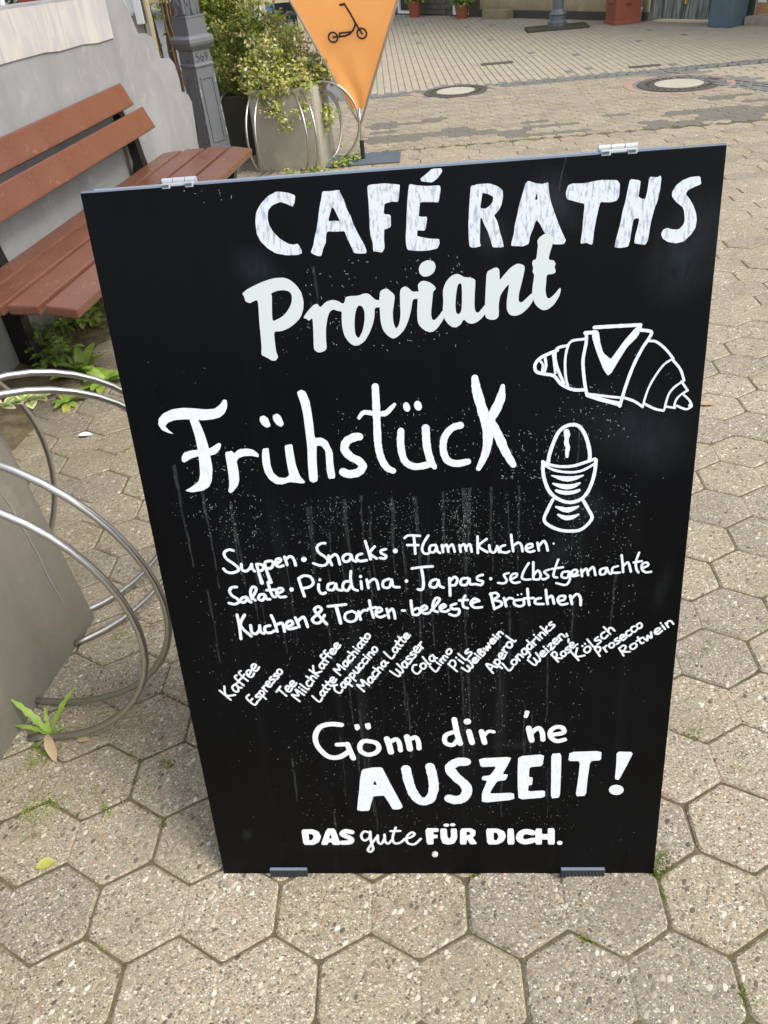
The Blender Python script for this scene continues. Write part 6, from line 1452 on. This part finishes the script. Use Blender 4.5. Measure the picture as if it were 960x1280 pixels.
for _ in range(420):
    x = rl.gauss(-.70, .14); y = rl.uniform(.05, 1.3) if rl.random() < .6 else rl.gauss(.38, .06)
    if x < -.9 + .1 * (y - .25) and y < .72: x = -.86 + rl.random() * .15
    a = rl.uniform(0, 3.14); L = rl.uniform(.006, .035); b = rl.uniform(.0006, .0016); z = .0035; d = Vector((math.cos(a), math.sin(a), 0)); s = Vector((-d.y, d.x, 0)) * b
    p = Vector((x, y, z)); li.add([p - s, p + d * L - s * .6, p + d * L + s * .6, p + s, p + Vector((0, 0, b)), p + d * L + Vector((0, 0, b))], [(0, 1, 5, 4), (4, 5, 2, 3)], rl.choice((0, 0, 1)))
tag(li.build('plant_litter', ['straw', 'dry']), 'dry stalks and bits of straw scattered by the near planter', 'litter', kind='stuff')
def fallen(name, loc, rz, L, W_, mat, label, curl=.5, tilt=0):
    m = MB(); leaf_strip(m, (0, 0, 0), (1, 0, tilt), (0, 0, 1), L, W_, 0, curl, n=8, fold=.3); o = m.build(name, mat, None, True); o.location = loc; o.rotation_euler = (0, 0, rz); return tag(o, label, 'leaf')
fallen('fallen_leaf', (-.775, .008, .006), .5, .035, .024, 'leaf_yellow', 'single pale green fallen leaf on the paving left of the board', .2)
fallen('fallen_leaf', (-.862, .300, .03), -1.0, .07, .022, 'dry', 'curled brown dead leaf at the foot of the green weed', 1.1, .2)
fallen('fallen_leaf', (-.80, .30, .008), .2, .03, .015, 'dry', 'small tan leaf scrap under the lower steel hoop', .4)
fallen('fallen_leaf', (.93, 1.63, .006), .2, .055, .03, 'dry', 'orange brown fallen leaf on the paving right of the board top', .3)
fallen('fallen_leaf', (-.68, 1.02, .006), .3, .05, .035, 'leaf_yellow', 'lime coloured leaf lying between the hoops and the board', .3)
fallen('fallen_leaf', (-1.28, 1.62, .008), .4, .05, .03, 'petal', 'whitish scrap of leaf lying below the variegated sprig', .4)
m = MB(); m.lathe([(.003, 0), (.006, .002), (.006, .005), (.002, .007)], seg=7); o = m.build('bottle_cap', 'blue'); o.location = (-.535, .45, .001); tag(o, 'tiny light blue plastic bit on the paving beside the board', 'litter')

# ------------------------------------------------------------------ facade beyond the square
FA = Vector((-.67, 15.70, 0)); FD = Vector((.67204666, -.7405088, 0)); FN = Vector((-.7405088, -.67204666, 0))    # FN faces the square
def fbox(m, s0, s1, z0, z1, d0, d1, mi=0, bev=0.0):
    M = Matrix(((FD.x, FN.x, 0, FA.x), (FD.y, FN.y, 0, FA.y), (0, 0, 1, 0), (0, 0, 0, 1))); b = MB(); b.box((s0, d0, z0), (s1, d1, z1), 0, bev)
    vs = [M @ Vector(v) for v in b.v]; flip = M.to_3x3().determinant() < 0
    m.add(vs, [f[::-1] if flip else f for f in b.f], mi)
bld = empty('brick_house', FA); tag(bld, 'grey brown house with white framed cellar windows at the back of the square', 'building')
def part(name, mats, par, boxes):
    m = MB(); [fbox(m, *b) for b in boxes]; m.v = [tuple(Vector(v) - Vector(par.location)) for v in m.v]; return m.build(name, mats, par)
holes = [(.28, .62, .04, .36), (1.68, 2.02, .04, .36)]
part('wall', 'brownbrick', bld, [(-9, .28, 0, 5.5, -.5, -.03), (.62, 1.68, 0, 5.5, -.5, -.03), (2.02, 2.30, 0, 5.5, -.5, -.03), (.28, .62, .40, 5.5, -.5, -.03), (1.68, 2.02, .40, 5.5, -.5, -.03), (.28, .62, 0, .02, -.5, -.03), (1.68, 2.02, 0, .02, -.5, -.03)])
bm_ = MB(); rbk = random.Random(4)
for r_ in range(8):
    for k in range(-14, 10):
        s0 = k * .25 + (.125 if r_ % 2 else 0); z0 = .02 + r_ * .075
        if any(s0 + .24 > h[0] - .05 and s0 < h[1] + .05 and z0 + .07 > h[2] - .05 and z0 < h[3] + .05 for h in holes) or s0 + .24 > 2.3: continue
        fbox(bm_, s0, s0 + .24, z0, z0 + .065, -.03, -.012 + rbk.uniform(-.003, .003))
bm_.v = [tuple(Vector(v) - FA) for v in bm_.v]; tag(bm_.build('brick_course', 'brownbrick', bld), kind='stuff')
for a, b, c, d in holes:
    f = part('window', 'white', bld, [(a, b, d - .0, d + .035, -.06, .0), (a, b, c - .02, c + .02, -.06, .0), (a, a + .04, c + .02, d, -.06, .0), (b - .04, b, c + .02, d, -.06, .0)])
    p_ = part('pane', 'glass', bld, [(a + .04, b - .04, c + .02, d, -.055, -.04)]); p_.parent = f
for k in range(5):
    a = -7 + k * 1.9; f = part('window', 'white', bld, [(a, a + .9, 2.0, 2.06, -.03, .01), (a, a + .9, 3.3, 3.36, -.03, .01), (a, a + .06, 2.06, 3.3, -.03, .01), (a + .84, a + .9, 2.06, 3.3, -.03, .01)]); part('pane', 'glass', bld, [(a + .06, a + .84, 2.06, 3.3, -.029, -.01)]).parent = f
b2 = empty('sandstone_house', FA + FD * 2.3); tag(b2, 'house with stained yellow sandstone base and dark plinth behind the far lamp post', 'building')
part('wall', 'sandstone', b2, [(2.302, 5.42, .10, 1.1, -.5, .0), (2.302, 5.42, 1.1, 5.8, -.5, -.02)]); part('plinth', 'plinth', b2, [(2.302, 5.42, 0, .10, -.5, .03)]); part('doorstep', 'sandstone', b2, [(2.55, 3.05, 0, .12, .031, .20)])
for a in (2.8, 4.2):
    f = part('window', 'white', b2, [(a, a + .8, 1.5, 1.56, -.03, .03), (a, a + .8, 2.8, 2.86, -.03, .03), (a, a + .06, 1.56, 2.8, -.03, .03), (a + .74, a + .8, 1.56, 2.8, -.03, .03)]); part('pane', 'glass', b2, [(a + .06, a + .74, 1.56, 2.8, -.019, -.005)]).parent = f
dp = part('drain_pipe', 'white', b2, []) if False else None
m = MB(); c = FA + FD * 5.36 + FN * .10 - (FA + FD * 2.3); m.tube([c + Vector((0, 0, .03)), c + Vector((0, 0, 5.6))], .05, 10); m.tube([c + Vector((0, 0, .12)), c + Vector((0, 0, .17))], .058, 10); m.build('drain_pipe', 'lamp_wear', b2, True)
b3 = empty('gate_house', FA + FD * 5.42); tag(b3, 'pale house with weathered grey gate and wooden door at the right end of the square', 'building')
part('wall', 'plaster', b3, [(5.422, 6.80, 2.3, 5.6, -.5, -.02), (6.80, 6.95, 0, 5.6, -.5, -.02), (6.95, 8.2, 2.25, 5.6, -.5, -.02), (8.2, 14, 0, 5.6, -.5, -.02)])
g_ = part('gate', 'gate', b3, [])  if False else None
gm = part('gate_panel', 'gate', b3, [(5.45 + i * .17, 5.45 + i * .17 + .166, .03, 2.3, -.06, -.02 - .006 * (i % 2)) for i in range(8)])
m = MB(); fbox(m, 5.98, 6.01, .20, .27, -.02, .01); m.v = [tuple(Vector(v) - Vector(b3.location)) for v in m.v]; MAT['yellow'] = simple('yellow_tag', (.65, .42, .04)); m.build('tag', 'yellow', b3)
part('green_post', 'darkgreen', b3, [(6.80, 6.93, 0, 2.3, -.018, .04)])
d_ = part('door', 'door_wood', b3, [(6.95, 8.2, .10, .20, -.08, -.02), (6.95, 7.08, .20, 2.25, -.08, -.02), (7.40, 8.2, .20, 2.25, -.08, -.02), (7.08, 7.40, .20, 2.25, -.08, -.035)])
part('notice', 'white', b3, [(6.96, 7.06, .22, .60, -.019, -.012)]).parent = d_
part('doorstep', 'plaster', b3, [(6.90, 8.3, 0, .09, -.10, .12)])
m = MB(); fbox(m, 6.56, 6.88, 0.0, 1.35, .05, .36, bev=.012); fbox(m, 6.53, 6.91, 1.352, 1.40, .02, .39, bev=.008); o = m.build('utility_cabinet', 'bluegrey'); tag(o, 'blue grey metal cabinet standing in front of the weathered gate', 'cabinet')
def pot(s, dist, r0, r1, h, label, plant=True, square=False, seed=1):
    p = FA + FD * s + FN * dist; e = empty('plant_pot', p); tag(e, label, 'plant pot'); m = MB()
    if square:
        m.lathe([(r0 * 1.08, 0), (r0 * 1.08, .03), (r0, .045), (r0, .12), (r1, h - .07), (r1 * 1.08, h - .05), (r1 * 1.08, h), (r1 * .9, h), (r1 * .88, h - .04)], sq=True, rot=.2)
        for k in range(4):
            a = .2 + k * math.pi / 2; n_ = Vector((math.cos(a), math.sin(a), 0)); m.lathe([(.05, -.01), (.055, 0), (.03, .01), (.02, .015)], c=tuple(n_ * r0 * .98 + Vector((0, 0, h * .45))), seg=8)
    else: m.lathe([(r0, 0), (r0 * .98, .01), (r1, h - .05), (r1 * 1.06, h - .045), (r1 * 1.06, h), (r1 * .92, h), (r1 * .9, h - .05)], seg=20)
    m.build('pot', 'terracotta', e); m = MB(); r = random.Random(seed)
    for i in range(260): 
        a = r.uniform(0, 6.28); q = r1 * 1.5 * math.sqrt(r.random()); quick_leaf(m, Vector((q * math.cos(a), q * math.sin(a), h + r.uniform(-.02, .30) * (1.3 - q / r1 / 1.5))), r, .08, r.choice((0, 1, 1)))
    m.build('foliage', ['leaf_mid', 'leaf_bright'], e); return e
pot(.98, .22, .085, .115, .24, 'terracotta pot with green plant between the two cellar windows', seed=1)
pot(2.12, .22, .085, .11, .20, 'smaller terracotta pot right of the second cellar window', seed=2)
pot(5.20, .22, .17, .18, .55, 'large square ornate terracotta planter beside the drain pipe', square=True, seed=3)

# ------------------------------------------------------------------ terrace corner at the upper left
tf = empty('pergola', (-1.62, 9.75, 0)); tag(tf, 'cream timber terrace frame with shelf rail behind the shrubs', 'timber frame')
for x in (-.21, .19): m = MB(); m.box((x - .025, -.025, 0), (x + .025, .025, 1.9), bev=.003); m.build('post', 'cream', tf)
for z in (.72, 1.86): m = MB(); m.box((-.60, -.02, z), (.184 if z < 1 else .3, .02, z + .06), bev=.003); m.location = None; m.build('rail', 'cream', tf)
m = MB(); m.box((-.70, -.03, .30), (-.02, .03, .325), bev=.003); m.build('cross_bar', 'brown', tf)
for i in range(4): m = MB(); m.box((-.02 + i * .05, -.015, 0), (.025 + i * .05, .015, .22), bev=.003); m.build('board', 'cream', tf)
gp = empty('plant_pot', (-1.57, 9.66, .23)); tag(gp, 'dark brown pot of bright grass on the terrace frame boards', 'plant pot'); m = MB(); m.lathe([(.075, 0), (.08, .01), (.095, .17), (.102, .175), (.102, .2), (.088, .2), (.085, .17)], seg=18); m.build('pot', 'brown', gp)
m = MB(); rr_ = random.Random(3)
for i in range(420):
    a = rr_.uniform(0, 6.28); q = rr_.random() ** .5; d = Vector((math.cos(a) * q * .7, math.sin(a) * q * .7, 1)); leaf_strip(m, (q * .08 * math.cos(a), q * .08 * math.sin(a), .18), d, (math.cos(a), math.sin(a), .4), rr_.uniform(.08, .16), .006, rr_.randrange(2), -.8, n=3)
m.build('grass_blades', ['leaf_bright', 'leaf_mid'], gp)
pr = empty('parasol', (-1.98, 10.1, 0)); tag(pr, 'folded white parasol beside the cream timber post', 'parasol'); m = MB(); m.tube([(0, 0, 0), (0, 0, 2.2)], .018, 8); m.build('pole', 'white', pr)
m = MB(); m.lathe([(.03, .35), (.075, .5), (.06, 1.0), (.05, 1.8), (.02, 2.1)], seg=9); m.build('canopy', 'white', pr)
def bistro_chair(loc, rz, mat, label):
    e = empty('terrace_chair', loc, rz); tag(e, label, 'chair')
    m = MB(); m.box((-.2, -.2, .42), (.2, .2, .46), bev=.01); m.build('seat', mat, e); m = MB(); m.box((-.2, .17, .52), (.2, .2, .85), bev=.01); m.build('backrest', mat, e)
    for sx in (-.17, .17):
        for sy in (-.17, .17): m = MB(); m.tube([(sx, sy, 0), (sx, sy, .42 if sy < 0 else .84)], .011, 6); m.build('leg', 'black', e)
bistro_chair((-2.05, 10.9, 0), .4, 'blue', 'terrace chair with bright blue seat and back behind the timber frame')
bistro_chair((-1.40, 11.2, 0), -.5, 'navy', 'terrace chair with navy seat beside the right timber post')
bistro_chair((-1.75, 11.6, 0), 2.6, 'black', 'black terrace chair beyond the white bistro table')
tb = empty('bistro_table', (-1.75, 10.75, 0)); tag(tb, 'small round white table on the terrace', 'table'); m = MB(); m.lathe([(.24, .70), (.25, .71), (.25, .725), (.24, .73)], seg=24); m.build('tabletop', 'white', tb); m = MB(); m.lathe([(.16, 0), (.16, .02), (.02, .05), (.02, .70)], seg=14); m.build('pedestal', 'black', tb)
# raised bed, posts and red tub just behind the grey wall
hd = shrub('hedge', 'dark hedge behind the grey wall at the top left', 'hedge', [((-2.75, 3.6 + i * .55, .95), (.25, .40, .42)) for i in range(5)], ['leaf_dark', 'leaf_dark', 'leaf_mid'], (.5, .35, .15), .05, 3600, [(-2.75, 4.2, 0)], 44)
pf = empty('post_fence', (-2.22, 4.2, 0), math.radians(-5)); tag(pf, 'white post fence standing on the terrace behind the wall', 'fence')
for y in (-.09, .17, 1.55): m = MB(); m.box((-.02, y - .018, 0), (.02, y + .018, 1.75), bev=.003); m.build('post', 'white', pf)
m = MB(); m.box((-.019, -.5, 1.72), (.019, 1.6, 1.76)); m.build('rail', 'white', pf)
rt = empty('timber_tub', (-2.13, 4.66, 0), math.radians(-5)); tag(rt, 'red brown timber tub behind the white posts', 'tub')
for z in range(14): m = MB(); m.box((-.05, -.36, .2 + z * .082), (.05, .36, .276 + z * .082), bev=.006); m.build('board', 'redwood', rt)
hut = empty('white_kiosk_panel', (-1.92, 5.60, 0)); tag(hut, 'white painted panel with grey foot beside the bare climbing stems', 'panel')
m = MB(); m.box((-.20, -.03, 1.02), (-.02, .03, 2.1), bev=.004); m.build('panel', 'white', hut); m = MB(); m.box((-.06, -.05, .95), (-.005, .05, 2.1), bev=.004); m.build('frame', 'white', hut)
m = MB(); m.box((-.22, .0, .45), (-.03, .04, 1.0), bev=.004); m.build('lower_panel', 'planter_far', hut); m = MB(); m.tube([(.0, -.03, 0), (.03, -.03, 1.02), (.02, -.03, 2.0)], .022, 8); m.build('pole', 'cream', hut)
cv = empty('awning_edge', (-1.73, 5.62, 1.06)); tag(cv, 'cream awning edge reaching from the panel to the lamp post', 'awning'); m = MB(); m.box((-.16, -.03, .0), (.30, .03, .05), bev=.006); m.build('valance', 'cream', cv)

for o in list(COL.objects):
    if o.type == 'MESH' and o.parent and o.name.split('.')[0] in ('foliage', 'twigs', 'leaf_mass', 'stems', 'flowers', 'grass_blades', 'chalk_smear', 'paint_wear', 'leaf_cluster'): o['kind'] = 'stuff'
